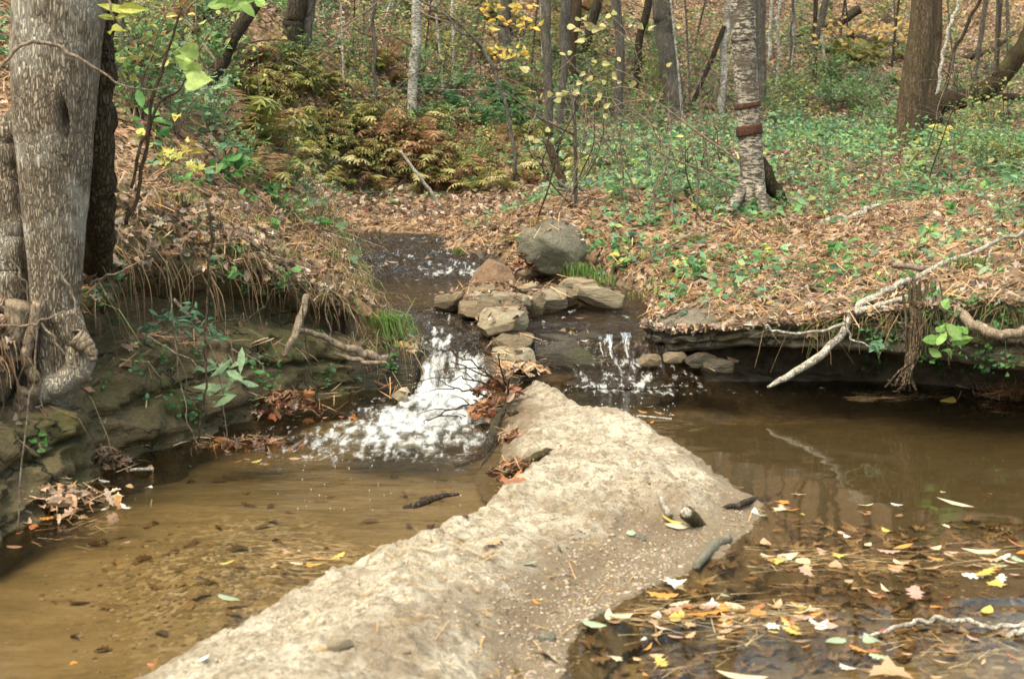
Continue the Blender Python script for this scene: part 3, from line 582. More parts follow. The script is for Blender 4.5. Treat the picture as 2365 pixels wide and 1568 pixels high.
# ---------------------------------------------------------------- rocks
def cube_sphere(n):
    g = np.linspace(-1, 1, n + 1); a, b = np.meshgrid(g, g, indexing='ij'); Vs = []; Fs = []; k = 0
    for ax in range(3):
        for s in (-1, 1):
            P = np.zeros((n + 1, n + 1, 3)); P[..., ax] = s; P[..., (ax + 1) % 3] = a * s; P[..., (ax + 2) % 3] = b
            Vs.append(P.reshape(-1, 3)); Fs.append(grid_faces(n + 1, n + 1) + k); k += (n + 1) ** 2
    V = np.vstack(Vs); F = np.vstack(Fs); key = np.round(V * 1000).astype(int); _, fi, inv = np.unique(key, axis=0, return_index=True, return_inverse=True)
    V = V[fi]; F = inv.ravel()[F]; return V / np.linalg.norm(V, axis=1)[:, None], F
CSV, CSF = cube_sphere(26)
def rock_geo(size, rotz=0, seed=0, cuts=10, rough=.05, box=.0, tilt=(0, 0)):
    r = np.random.default_rng(seed); V = CSV.copy()
    if box:
        p = 1 + 9 * box; V = V / (np.sum(np.abs(V) ** p, axis=1) ** (1 / p))[:, None]
    for i in range(cuts):
        n = r.normal(size=3); n /= np.linalg.norm(n); d = r.uniform(.62, .92) if not box else r.uniform(.68, .95) * 1.1
        ex = np.maximum(0, V @ n - d); V = V - ex[:, None] * n * .96
    sz = np.asarray(size) / 2
    V = V * sz; s = 1 / max(sz)
    V += (V / np.linalg.norm(V, axis=1)[:, None]) * (fbm(V[:, 0] * s * 1.8 + seed, V[:, 1] * s * 1.8, V[:, 2] * s * 3, 5, seed)[:, None] * rough * max(sz))
    c, s_ = math.cos(rotz), math.sin(rotz); Rz = np.array([[c, -s_, 0], [s_, c, 0], [0, 0, 1]])
    tx, ty = tilt; Rx = np.array([[1, 0, 0], [0, math.cos(tx), -math.sin(tx)], [0, math.sin(tx), math.cos(tx)]]); Ry = np.array([[math.cos(ty), 0, math.sin(ty)], [0, 1, 0], [-math.sin(ty), 0, math.cos(ty)]])
    return V @ (Rz @ Rx @ Ry).T, CSF
SURF = []      # (V, F) that litter can land on
def rock(name, c, size, mat, label, cat='stone', group=None, **k):
    V, F = rock_geo(size, **k); V = V + np.asarray(c, float)
    o = mk(name, V, F, mat, origin=(c[0], c[1], c[2] - size[2] / 2), smooth=(name == 'boulder')); tag(o, label, cat, group); SURF.append((V, F)); return o
def pxrock(name, px0, px1, py0, py1, d, depth, mat, label, dz=0, **k):
    """stone whose outline spans the given photo box at distance d"""
    a = at((px0 + px1) / 2, (py0 + py1) / 2, d); wd = (px1 - px0) / FPX * d * (1.12 if k.get('box', 0) > .5 else 1); ht = (py1 - py0) / FPX * d * (1.2 if k.get('box', 0) > .5 else 1)
    a[1] += depth * .25
    return rock(name, a, (wd, depth, ht), M[mat], label, **k)
pxrock('boulder', 1183, 1362, 512, 648, 12.0, .55, 'boulder', 'large rounded grey green boulder at the stream bank', cat='boulder', seed=5, cuts=12, rough=.085, box=.12, tilt=(0, .12))
# brown wedge rock
def wedge():
    a = at(1078, 668, 11.7); b = at(1200, 668, 11.7)
    V = CSV.copy(); p = 6; V = V / (np.sum(np.abs(V) ** p, axis=1) ** (1 / p))[:, None]
    x, y, z = V.T; t = (z + 1) / 2
    x = x * (1 - .62 * t) + .02 * t; y = y * (1 - .55 * t)
    ex = np.maximum(0, x * .55 + z * .8 - .62); x -= ex * .55; z -= ex * .75
    for n_, d_ in (((-.6, -.75, .3), .62), ((.5, -.8, .35), .60), ((-.85, -.1, .5), .55), ((.1, -.9, .45), .62), ((.3, -.2, .93), .72)):
        n_ = np.array(n_) / np.linalg.norm(n_); q_ = np.maximum(0, x * n_[0] + y * n_[1] + z * n_[2] - d_); x = x - q_ * n_[0]; y = y - q_ * n_[1]; z = z - q_ * n_[2]
    wd = b[0] - a[0]; V = np.stack([x * wd * .53, y * .20, z * .135], 1)
    V += V / np.linalg.norm(V, axis=1)[:, None] * (fbm(V[:, 0] * 12, V[:, 1] * 12, V[:, 2] * 14, 4, 5)[:, None] * .012)
    c = (a + b) / 2 + np.array([0, .12, .115]); o = mk('wedge_rock', V + c, CSF, M['brownrock'], origin=c - [0, 0, .12], smooth=False)
    tag(o, 'reddish brown wedge shaped rock in the stream beside the boulder', 'rock')
wedge()
STN = [  # px0 px1 py0 py1 dist depth mat label
 (1010,1072,682,716,10.75,.20,'slabdark','rounded brown stone at the left end of the stone row'),
 (1068,1142,684,718,10.72,.20,'slab','flat tan stone second from the left in the stone row'),
 (1064,1140,700,732,10.62,.16,'slabdark','brown stone under the flat tan stone in the row'),
 (1066,1110,718,736,10.5,.14,'slabdark','small dark stone at the water edge below the row'),
 (1078,1140,660,694,11.2,.2,'slabdark','dark stone standing behind the left end of the row'),
 (1138,1222,682,722,10.75,.22,'slab','squared tan stone in the middle of the row'),
 (1105,1165,698,740,10.4,.16,'slabdark','leaning brown stone in front of the row middle'),
 (1212,1262,686,724,10.72,.16,'slabdark','small cube shaped stone in the stone row'),
 (1232,1306,668,712,10.9,.22,'slab','tan block stone right of the cube shaped stone'),
 (1262,1330,664,706,11.0,.2,'slabdark','pointed stone touching the longest flat stone'),
 (1326,1438,664,706,10.8,.26,'slab','long pale flat stone at the right end of the row'),
 (1288,1378,644,674,11.25,.26,'slab','pale stone lying behind the long flat stone'),
 (1108,1218,725,778,10.1,.34,'slab','big grey slab stone sloping toward the cascade'),
 (1140,1225,778,818,9.72,.26,'slabdark','thin tilted slab between the cascade and the shelf'),
 (1140,1232,815,848,9.35,.26,'slab','flat pale grey slab above the sandbar head'),
 (905,940,905,930,8.75,.12,'slab','small pale stone in the foam at the left bank foot'),
 (1195,1240,658,672,11.3,.12,'slab','little pale stone just behind the wedge rock'),
]
for i, (a, b, c, d, D, dp, m_, lab) in enumerate(STN[:14] + STN[14:]):
    for _ in range(30):
        xw = (a + b - 2 * CX) / 2 / FPX * D; wl = float(zw(xw, D)) if D > 9.4 else .0; rr = ray((a + b) / 2, d + 3); D = .7 * D + .3 * (wl + (.05 if i == 11 else 0) - CAM_H) / rr[2] * rr[1]
    pxrock('stone', a, b, c, d, D, dp, m_, lab, cat='stone', group='stones across the stream' if i < 12 else None, seed=20 + i, cuts=11, rough=.05, box=.75, rotz=((i * 37) % 40 - 20) / 100, tilt=((.12 if i in (12, 13, 14) else .05), ((i * 53) % 30 - 15) / 100))
# wet shelf slabs under the right spill
rock('shelf_rock', (.34, 10.02, .085), (.92, .86, .36), M['wetrock'], 'dark wet rock shelf with water sliding over its front', 'rock', seed=61, cuts=6, rough=.04, box=.8)
rock('shelf_rock', (.82, 10.1, .075), (.66, .82, .36), M['wetrock'], 'dark wet shelf rock where the little waterfall drops', 'rock', seed=62, cuts=6, rough=.04, box=.8)
rock('shelf_rock', (-.02, 9.85, .03), (.30, .7, .42), M['wetrock'], 'dark wet rock beneath the slabs dividing the cascade', 'rock', seed=63, cuts=8, rough=.07, box=.6)
rock('shelf_rock', (-.78, 9.42, .07), (.34, .55, .40), M['wetrock'], 'dark wet rock under the bank at the left of the cascade', 'rock', seed=64, cuts=8, rough=.07, box=.6)
rock('shelf_rock', (-1.05, 9.33, .09), (.75, .5, .30), M['wetrock'], 'long dark rock below the left bank root', 'rock', seed=65, cuts=8, rough=.06, box=.7)
rock('shelf_rock', (.75, 9.42, -.10), (.85, .34, .26), M['wetrock'], 'low wet rock that the right spill runs down', 'rock', seed=66, cuts=8, rough=.08, box=.4)
for i, (px, py, d, sx, sy, sz) in enumerate([(1560, 826, 9.25, .16, .12, .04), (1620, 832, 9.2, .22, .14, .07), (1500, 832, 9.5, .15, .1, .05), (1660, 845, 9.1, .2, .14, .06)]):
    a = at(px, py, d); rock('stone', a, (sx, sy, sz + .03), M['wetrock' if i % 2 else 'slabdark'], ['flat brown stone below the shelf right of the spill', 'dark wet stone under the ledge', 'small brown stone beside the falling water', 'low black stone farthest right under the ledge'][i], 'stone', seed=70 + i, cuts=8, rough=.07, box=.4)
# thin sheets of falling water on the right spill
def ribbon(px0, px1, py0, py1, d0, d1, seed, name='water'):
    n, m = 26, 12; V = []
    for i in range(n):
        t = i / (n - 1)
        for j in range(m):
            s = j / (m - 1); px = px0 + (px1 - px0) * (.5 + (s - .5) * (1 - .65 * t)) + 6 * t * t + 2 * float(vn(t * 5.0, seed * 1.0, seed=seed)); py = py0 + (py1 - py0) * t
            q = at(px, py, d0 + (d1 - d0) * (t ** .5)); q[1] += .012 * float(vn(s * 4 + seed, t * 2.0, seed=seed)); V.append(q)
    f = np.array([[.16 + .25 * (i / n) + .5 * vn(j * .8 + seed, i * .10, seed=seed) - .5 * abs(j / (m - 1) - .5) for j in range(m)] for i in range(n)], float).ravel()
    o = mk(name, V, grid_faces(n, m), M['foam'], attrs={'foam': f}); tag(o, kind='structure'); return o
ribbon(1400, 1416, 772, 828, 9.72, 9.58, 3); ribbon(1434, 1458, 768, 826, 9.72, 9.58, 5); ribbon(1384, 1392, 776, 826, 9.72, 9.6, 9)

# ---------------------------------------------------------------- collision tree for litter and for placing things
def tri(F):
    F = np.asarray(F); return F if F.shape[1] == 3 else np.vstack([F[:, :3], F[:, [0, 2, 3]]])
def near_ground():
    me = ground.data; n = len(me.vertices); V = np.empty(n * 3, np.float32); me.vertices.foreach_get('co', V); V = V.reshape(-1, 3)
    F = grid_faces(len(ys), len(u)); c = V[F[:, 0]]; k = (c[:, 1] > 3) & (c[:, 1] < 19) & (np.abs(c[:, 0]) < 9); return V, F[k]
sb_v = np.empty(len(sandbar.data.vertices) * 3, np.float32); sandbar.data.vertices.foreach_get('co', sb_v)
parts = [near_ground(), (V1, F1), (V2, F2), (sb_v.reshape(-1, 3), SBF)] + SURF
VV = []; FF = []; k = 0
for v_, f_ in parts: VV.append(v_); FF.append(tri(f_) + k); k += len(v_)
VV = np.vstack(VV).astype(float); FF = np.vstack(FF)
bvh = BVHTree.FromPolygons(VV.tolist(), FF.tolist()); print('bvh', time.time() - T0)
DOWN = Vector((0, 0, -1))
def drop(x, y, z=8.0):
    h = bvh.ray_cast(Vector((x, y, z)), DOWN)
    return (h[0], h[1]) if h[0] is not None else (None, None)
def see(px, py):
    """first solid point seen at a photo position"""
    r = Vector(ray(px, py)).normalized(); h = bvh.ray_cast(Vector((0, 0, CAM_H)), r)
    return np.array(h[0]) if h[0] is not None and h[0][1] < 18.5 else hit(px, py)

# ---------------------------------------------------------------- leaves
def fan(ring):
    n = len(ring); V = np.vstack([[0, 0, 0], ring]); j = np.arange(n); return V, np.stack([j * 0, 1 + j, 1 + (j + 1) % n], 1)
def outline(pts):
    P = np.array(pts, float); P = np.vstack([P, [[-x, y] for x, y in pts[::-1] if abs(x) > 1e-6]]); return P
def leaf_t(pts, curl=.25, fold=.15):
    P = outline(pts); z = -curl * (P[:, 1] - .0) ** 2 + fold * np.abs(P[:, 0]); V, F = fan(np.column_stack([P, z])); return V, F
OVAL = leaf_t([(0, -.5), (.17, -.3), (.25, 0), (.17, .3), (0, .55)], .5, .35)
OAK = leaf_t([(0, -.55), (.06, -.38), (.2, -.3), (.11, -.16), (.30, -.02), (.14, .08), (.30, .25), (.13, .30), (.14, .46), (0, .52)], .4, .35)
MAPLE = leaf_t([(0, -.42), (.10, -.26), (.36, -.36), (.30, -.14), (.52, .10), (.26, .08), (.24, .22), (.12, .20), (.0, .56)], .5, .3)
HEART = leaf_t([(0, -.36), (.14, -.44), (.34, -.3), (.36, -.05), (.22, .24), (0, .55)], .4, .3)
DIAM = (np.array([[0, -.5, 0], [.28, 0, .10], [0, .5, -.06], [-.28, 0, .10]]), np.array([[0, 1, 2], [0, 2, 3]]))
LONG = leaf_t([(0, -.5), (.12, -.2), (.14, .1), (0, .6)], .5, .5)
NEED = (np.array([[-.018, -.5, 0], [.018, -.5, 0], [.018, .0, .04], [-.018, .0, .04], [0, .5, 0]]), [np.array([[0, 1, 2, 3]]), np.array([[3, 2, 4]])])
def frames(nrm, rg, tiltamp):
    n = len(nrm); Nn = nrm + rg.normal(size=(n, 3)) * tiltamp; Nn /= np.linalg.norm(Nn, axis=1)[:, None]
    a = rg.uniform(0, 2 * np.pi, n); t = np.stack([np.cos(a), np.sin(a), np.zeros(n)], 1); t -= Nn * np.sum(t * Nn, 1)[:, None]; t /= np.linalg.norm(t, axis=1)[:, None] + 1e-9
    return np.stack([np.cross(t, Nn), t, Nn], 2)
def inst(tmpl, pos, Rm, size, cols, jitter=0.25, rg=rng):
    TV, TF = tmpl; n = len(pos); k = len(TV); s = np.asarray(size).reshape(-1, 1, 1)
    L = TV[None] * np.ones((n, 1, 1)); L = L * rg.uniform(1 - jitter, 1 + jitter, (n, 1, 3)); L[..., 2] *= rg.uniform(-1.6, 2.2, (n, 1))
    V = np.einsum('nij,nkj->nki', Rm, L) * s + pos[:, None]
    TFs = TF if isinstance(TF, list) else [TF]
    F = [(f[None] + (np.arange(n) * k)[:, None, None]).reshape(-1, f.shape[1]) for f in TFs]
    C = np.repeat(cols, k, axis=0); return V.reshape(-1, 3), F, C
PAL = np.array([(.38,.25,.16),(.31,.185,.105),(.47,.33,.22),(.22,.13,.075),(.54,.41,.30),(.12,.07,.04),(.42,.24,.10),(.38,.20,.10),(.55,.40,.13),(.43,.33,.25),(.33,.08,.06),(.64,.54,.43)])
PW = np.array([18, 17, 15, 14, 10, 10, 5, 5, 3, 9, 1.5, 4.5]); PW = PW / PW.sum()
def lcol(n, rg=rng, pal=PAL, pw=PW):
    c = pal[rg.choice(len(pal), n, p=pw)] * rg.uniform(.55, 1.15, (n, 1)) * rg.uniform(.92, 1.08, (n, 3)); k = .22 if pal is PAL else .0
    return c * (1 - k) + c.mean(1, keepdims=True) * k
GP = np.array([(.11,.25,.08),(.16,.32,.10),(.22,.37,.14),(.07,.17,.07),(.30,.38,.13),(.16,.31,.17),(.46,.42,.13)]); GW = np.array([18, 18, 12, 14, 8, 12, 4.]); GW /= GW.sum()

def upnormal(x, y, e=.04):
    h = lambda a, b: ground_h(a, b, litter=True)
    gx = (h(x + e, y) - h(x - e, y)) / (2 * e); gy = (h(x, y + e) - h(x, y - e)) / (2 * e)
    n = np.stack([-gx, -gy, np.ones_like(gx)], 1); return n / np.linalg.norm(n, axis=1)[:, None]

# far litter: y 17..44, graded
def sample_xy(n, y0, y1, wide=.50, rg=rng, pw=1.0):
    y = (y0 ** (pw + 1) + rg.uniform(0, 1, n) * (y1 ** (pw + 1) - y0 ** (pw + 1))) ** (1 / (pw + 1)); x = rg.uniform(-wide, wide, n) * y; return x, y
mb = MB()
x, y = sample_xy(230000, 16.0, 44, .47, pw=.35)
keep = fbm(x * .6, y * .6, o=4, seed=201) < rng.uniform(.1, .5, len(x)); x, y = x[keep], y[keep]
h = ground_h(x, y); nr = upnormal(x, y, .1); pos = np.stack([x, y, h + .015 + rng.uniform(0, .05, len(x))], 1)
V, F, C = inst(DIAM, pos, frames(nr, rng, .55), rng.uniform(.055, .115, len(x)), lcol(len(x))); mb.add(V, F, C)
far_litter = mb.build('leaf_litter', M['leaf'], smooth=False); tag(far_litter, 'carpet of fallen brown leaves on the far forest slope', 'fallen leaves', kind='stuff')
print('far litter', time.time() - T0)
# near litter on the banks, dropped on the real surface
mb = MB(); need = MB()
def drops(n, y0, y1, wide, rg=rng):
    x, y = sample_xy(n, y0, y1, wide, rg); P = []; Nn = []
    for a, b in zip(x, y):
        h, nn = drop(a, b)
        if h is None: continue
        P.append(h[:]); Nn.append(nn[:])
    P = np.array(P); Nn = np.array(Nn); Nn *= np.sign(Nn[:, 2:3] + 1e-9); return P, Nn
P, Nn = drops(85000, 7.0, 18.5, .52)
wz_ = np.where(P[:, 1] > 9.2, zw(P[:, 0], P[:, 1]), 0.0)
sdn, _ = segdist(P[:, 0], P[:, 1], poly); sds, _ = segdist(P[:, 0], P[:, 1], spoly)
onface = (sdn < .62) & (sdn > -.05) & (P[:, 0] < -.45) & (P[:, 1] < 9.6) & (P[:, 2] < .52)
onspill = (P[:, 0] > .1) & (P[:, 0] < 1.35) & (P[:, 1] > 9.05) & (P[:, 1] < 9.72)
ok = ~(onface & (rng.uniform(0, 1, len(P)) < .85)) & ~onspill & (P[:, 2] > wz_ + .012) & (sds > .02) & ((sdn > -.02) | (rng.uniform(0, 1, len(P)) < .35)) & (Nn[:, 2] > np.where((P[:, 0] < -.4) & (P[:, 1] > 9.2), .12, .42))
P, Nn = P[ok], Nn[ok]
isneed = rng.uniform(0, 1, len(P)) < .34
Q, Qn = P[~isneed], Nn[~isneed]; kind = rng.choice(4, len(Q), p=[.36, .3, .14, .2])
for k_, T_, s0, s1 in ((0, OAK, .055, .10), (1, OVAL, .04, .08), (2, MAPLE, .05, .095), (3, DIAM, .035, .07)):
    q = Q[kind == k_]; n_ = Qn[kind == k_]
    V, F, C = inst(T_, q + n_ * rng.uniform(.004, .03, (len(q), 1)), frames(n_, rng, .45), rng.uniform(s0, s1, len(q)), lcol(len(q))); mb.add(V, F, C)
near_litter = mb.build('leaf_litter', M['leaf'], smooth=False); tag(near_litter, 'dry fallen leaves covering the stream banks', 'fallen leaves', kind='stuff')
NP = np.array([(.46,.29,.15),(.38,.22,.11),(.52,.36,.21),(.30,.17,.08)])
Q, Qn = P[isneed], Nn[isneed]
Q = np.vstack([Q, Q + rng.normal(size=Q.shape) * [.06, .06, .004], Q + rng.normal(size=Q.shape) * [.06, .06, .004]]); Qn = np.vstack([Qn] * 3)
V, F, C = inst(NEED, Q + Qn * rng.uniform(.008, .035, (len(Q), 1)), frames(Qn, rng, .22), rng.uniform(.10, .2, len(Q)), NP[rng.integers(0, 4, len(Q))] * rng.uniform(.7, 1.2, (len(Q), 1)))
need.add(V, F, C); o = need.build('pine_needles', M['needle'], smooth=False); tag(o, 'scattered orange pine needles over the leafy banks', 'pine needles', kind='stuff')
print('near litter', time.time() - T0)

# green ground cover
mb = MB()
x, y = sample_xy(125000, 9.5, 40, .48, pw=.5)
px = CX + x / y * FPX
dens = .24 + 1.2 * fbm(x * .6, y * .6, o=4, seed=231)
dens += .60 * np.exp(-(((x - 4.8) / 3.2) ** 2 + ((y - 25) / 4.5) ** 2)) + .30 * np.exp(-(((x - 1.6) / 1.6) ** 2 + ((y - 19) / 3.2) ** 2)) + .45 * np.exp(-(((x + 2.7) / 1.0) ** 2 + ((y - 10.4) / 1.5) ** 2)) + .4 * np.exp(-(((x - 1.3) / .9) ** 2 + ((y - 13.2) / 1.8) ** 2))
dens -= .6 * np.exp(-(((x + 1.3) / 1.8) ** 2 + ((y - 16.3) / 1.6) ** 2)) + .12 * (y < 13)
sdn, idn = segdist(x, y, poly)
ok = (rng.uniform(0, 1, len(x)) < dens * .62) & (sdn > .15); x, y = x[ok], y[ok]; h = ground_h(x, y, litter=True)
tall = np.clip(.08 + .32 * np.exp(-(((x - 4.6) / 3.4) ** 2 + ((y - 22) / 5) ** 2)) + .25 * np.exp(-(((x - 1.8) / 1.8) ** 2 + ((y - 18) / 3.5) ** 2)), .05, .42)
rep = 3; X = np.repeat(x, rep) + rng.normal(size=len(x) * rep) * .035; Y = np.repeat(y, rep) + rng.normal(size=len(x) * rep) * .035; Hh = np.repeat(h, rep); tl = np.repeat(tall, rep)
hh = rng.uniform(.02, 1, len(X)) ** .8 * tl * rng.uniform(.5, 1.5, len(X))
pos = np.stack([X, Y, Hh + hh], 1); patch = (.5 + .5 * vn(X * .9, Y * .9, seed=5))[:, None]
C0 = lcol(len(X), pal=GP, pw=GW) * (1.4 - .3 * patch) + np.array([.01, .0, .04]) * patch
far_ = np.clip((Y - 9) / 15, 0, 1)
V, F, C = inst(DIAM, pos, frames(np.tile([0, -.25, 1.], (len(X), 1)), rng, .5), rng.uniform(.025, .10, len(X)) * (1 + .3 * far_), C0); mb.add(V, F, C)
# thin stems
sx = pos[::4]; st = np.stack([np.stack([sx[:, 0] - .003, sx[:, 1], sx[:, 2] - rng.uniform(.05, .3, len(sx))], 1), np.stack([sx[:, 0] + .003, sx[:, 1], sx[:, 2] - rng.uniform(.05, .3, len(sx))], 1), sx], 1)
mb.add(st.reshape(-1, 3), np.arange(len(sx) * 3).reshape(-1, 3), (.10, .11, .05))
o = mb.build('undergrowth', M['green'], smooth=False); tag(o, 'low green leafy undergrowth spread over the forest floor', 'undergrowth', kind='stuff')
mb = MB(); x, y = sample_xy(2600, 10.5, 40, .46, pw=.4); sdn, _ = segdist(x, y, poly); k = sdn > .3; x, y = x[k], y[k]; h = ground_h(x, y, litter=True)
for i in range(len(x)):
    a = rng.uniform(0, 6.28); L = rng.uniform(.12, .7) * (1 if i % 9 else 2); q = np.array([x[i], y[i], h[i] + .03]); dv = np.array([math.cos(a), math.sin(a), rng.normal() * .18 + .05]) * L * .5; e = q + dv; s0 = q - dv
    e[2] = max(e[2], h[i] - .1); mid = q + rng.normal(size=3) * L * .06; r_ = rng.uniform(.002, .006) * (1 + .04 * y[i]); V, F = tube([s0, mid, e], [r_, r_ * .9, r_ * .4], 4, closed_end=False); mb.add(V, F)
tag(mb.build('fallen_twigs', M['twig']), 'thin fallen twigs strewn over the forest floor', 'twigs', kind='stuff')
print('green', time.time() - T0)

# ---------------------------------------------------------------- grass
def blades(n, base, spread, hgt, lean, rg, col0, width=.006, droop=.5, dirv=None):
    V = []; F = []; C = []
    for i in range(n):
        b = np.asarray(base) + np.array([rg.normal() * spread[0], rg.normal() * spread[1], 0]); L = hgt * rg.uniform(.5, 1.15); a = rg.uniform(0, 2 * np.pi)
        d = np.array([math.cos(a), math.sin(a), 0]) * rg.uniform(.2, 1) * lean
        if dirv is not None: d = d * .5 + np.asarray(dirv) * rg.uniform(.4, 1.1)
        s = np.array([-math.sin(a), math.cos(a), 0]) * width * .5 if abs(math.sin(a)) < .7 else np.array([1, 0, 0]) * width * .5
        pts = [b, b + d * L * .25 + [0, 0, L * .45 * max(.35, 1.3 - .5 * droop)], b + d * L * .6 + [0, 0, L * (.75 - .38 * droop)], b + d * L * 1.0 + [0, 0, L * (.85 - .9 * droop)]]
        k = len(V) ; ww = [1, .9, .6, .05]
        for p_, w_ in zip(pts, ww): V += [p_ - s * w_, p_ + s * w_]
        F += [[k + 2 * j, k + 2 * j + 1, k + 2 * j + 3, k + 2 * j + 2] for j in range(3)]
        c = np.asarray(col0) * rg.uniform(.6, 1.35) * np.array([rg.uniform(.8, 1.5), 1, rg.uniform(.7, 1.1)]); C += [c] * 8
    return np.array(V), np.array(F), np.array(C)
def tuft(px, py, n, spread, hgt, lean, label, seed, col0=(.11, .22, .05), droop=.5, dirv=None, base=None, width=.006, cat='grass tuft'):
    b = see(px, py) if base is None else np.asarray(base); rg = np.random.default_rng(seed); V, F, C = blades(n, b, spread, hgt, lean, rg, col0, width, droop, dirv)
    return tag(mk('grass_tuft', V, F, M['green'], origin=b, col=C, smooth=False), label, cat)
tuft(880, 750, 190, (.06, .05), .34, .7, 'bright green grass hanging over the bank end beside the cascade', 1, droop=1.5, dirv=(.6, -.5, 0), width=.006)
tuft(945, 770, 70, (.03, .04), .22, .4, 'narrow green grass clump at the very edge of the cascade', 2, droop=1.7, dirv=(.35, -.5, 0), width=.006)
tuft(925, 800, 60, (.04, .03), .24, .3, 'straw coloured dead grass drooping under the green grass', 3, col0=(.35, .28, .13), droop=1.9, dirv=(.3, -.3, 0))
tuft(1345, 640, 130, (.07, .05), .20, .5, 'dense grass clump at the right foot of the boulder', 4, droop=.6)
tuft(1395, 660, 60, (.05, .05), .16, .6, 'small grass clump right of the boulder grass', 5)
tuft(1550, 660, 90, (.13, .06), .13, .8, 'sparse grass tuft on the right bank litter', 6, col0=(.16, .22, .07))
tuft(1490, 690, 60, (.1, .05), .12, .8, 'thin grass at the right bank edge above the shelf', 7, col0=(.2, .24, .08))
tuft(2240, 620, 90, (.09, .05), .14, .9, 'grass fringe above the mossy bank under the fallen branch', 8, col0=(.12, .2, .06))
tuft(1060, 590, 40, (.05, .04), .14, .6, 'little grass clump at the riffle bank', 9)
tuft(2300, 380, 120, (.14, .12), .4, .5, 'hazy green grass clump at the far right', 10, col0=(.12, .18, .05))
for i in range(26):
    px_, py_ = [(640, 470), (560, 430), (700, 560), (760, 600), (500, 520), (420, 470), (820, 660), (600, 520), (680, 520), (1650, 600), (1750, 610), (1850, 630), (1960, 600), (1610, 560), (1500, 600), (1700, 650), (1590, 700), (2100, 600), (1240, 520), (1180, 560), (1100, 520), (1800, 540), (450, 560), (540, 590), (350, 480), (650, 600)][i]
    tuft(px_, py_, 45, (.045, .04), .16, .9, ['straw and green grass wisp on the left bank slope', 'straw and green grass wisp on the right bank litter'][px_ > 1000], 40 + i, col0=[(.30, .24, .11), (.15, .2, .06)][i % 2], droop=.9)['group'] = ['grass wisps on the left bank', 'grass wisps on the right bank'][px_ > 1000]
# hanging dry strands of the left bank lip
mb = MB(); rg = np.random.default_rng(5)
Lw = np.array([(x_, y_) for x_, y_ in LEFTW[:8]])
Qs, ssn = resample(Lw, .012)
for q in Qs:
    for r_ in range(3):
        off = rg.uniform(.22, .85); nrm = np.array([-.72, .69]); b = q + nrm * off * np.array([1, 1]); h, nn = drop(b[0], b[1])
        if h is None or b[1] > 9.9: continue
        b3 = np.array(h[:]); L = rg.uniform(.03, .15) * (1.8 if rg.random() < .12 else 1); d = np.array([.25, -.25, 0]) + rg.normal(size=3) * 1.2
        s = np.array([.0022, .0015, 0]); P_ = [b3, b3 + d * L * .3 + [0, 0, L * .12], b3 + d * L * .62 + [0, 0, -L * .25], b3 + d * L * .75 + [0, 0, -L * .95]]
        V = []; 
        for p_, w_ in zip(P_, [1, 1, .8, .2]): V += [p_ - s * w_, p_ + s * w_]
        c = np.array([(.30, .22, .12), (.20, .13, .07), (.38, .30, .18), (.14, .19, .06)][rg.integers(0, 4)]) * rg.uniform(.5, 1.15); mb.add(V, np.array([[0, 1, 3, 2], [2, 3, 5, 4], [4, 5, 7, 6]]), c)
CR = np.array([g2(985, 830, .2), g2(960, 790, .3), g2(930, 750, .36), g2(885, 705, .42), g2(850, 665, .44), g2(825, 620, .5)])
Qc, _c = resample(CR, .008)
for q in Qc:
    for r_ in range(2):
        b = q + np.array([-1, -.1]) * rg.uniform(.0, .45); h, nn = drop(b[0], b[1])
        if h is None: continue
        b3 = np.array(h[:]); L = rg.uniform(.05, .2); d = np.array([.3, -.2, 0]) + rg.normal(size=3) * 1.1; s = np.array([.0022, .0015, 0]); P_ = [b3, b3 + d * L * .35 + [0, 0, L * .25], b3 + d * L * .7 + [0, 0, -L * .05], b3 + d * L * .85 + [0, 0, -L * .6]]
        V = []
        for p_, w_ in zip(P_, [1, 1, .8, .2]): V += [p_ - s * w_, p_ + s * w_]
        mb.add(V, np.array([[0, 1, 3, 2], [2, 3, 5, 4], [4, 5, 7, 6]]), np.array([(.34, .25, .14), (.24, .15, .08), (.40, .32, .19), (.15, .22, .07)][rg.integers(0, 4)]) * rg.uniform(.5, 1.15))
for i in range(170):
    k_ = rg.integers(0, len(Qs)); b = Qs[k_] + np.array([-.72, .69]) * rg.uniform(.26, .42); h, nn = drop(b[0], b[1])
    if h is None: continue
    zt = h[2] - .01; L = rg.uniform(.12, .55) * min(1, zt); p0 = np.array([b[0], b[1], zt]); dr_ = np.array([.10, -.12, 0]) * rg.uniform(.5, 1.5)
    V, F = tube([p0, p0 + dr_ * .8 + [0, 0, -L * .4], p0 + dr_ + rg.normal(size=3) * .02 + [0, 0, -L]], [.003, .0022, .001], 4, m=8, wob=.03, seed=i, closed_end=False); mb.add(V, F, np.array((.22, .14, .08)) * rg.uniform(.5, 1.4))
QR, _r = resample(LIPW[:6], .012)
for i in range(150):
    q = QR[rg.integers(int(len(QR) * (.38 if i % 5 == 0 else .5)), len(QR))] + np.array([0, -.02]); zt = float(top(np.array([q[0]]), np.array([q[1]]))[0]) - .01; L = rg.uniform(.05, .30); p0 = np.array([q[0], q[1] + .05, zt + .02]); o_ = rg.normal(size=3) * [.04, .01, .02]
    V, F = tube([p0, p0 + [0, -.07, -.02], p0 + o_ + [0, -.085, -L * .5], p0 + o_ * 2 + [0, -.085, -L]], [.0028, .0025, .002, .001], 4, m=9, wob=.02, seed=i, closed_end=False); mb.add(V, F, np.array([(.26, .17, .09), (.36, .26, .14), (.16, .2, .07)][rg.integers(0, 3)]) * rg.uniform(.5, 1.3))
o = mb.build('dry_grass', M['needle'], smooth=False); tag(o, 'tangle of dry grass drooping over the left bank lip', 'dry grass', kind='stuff')
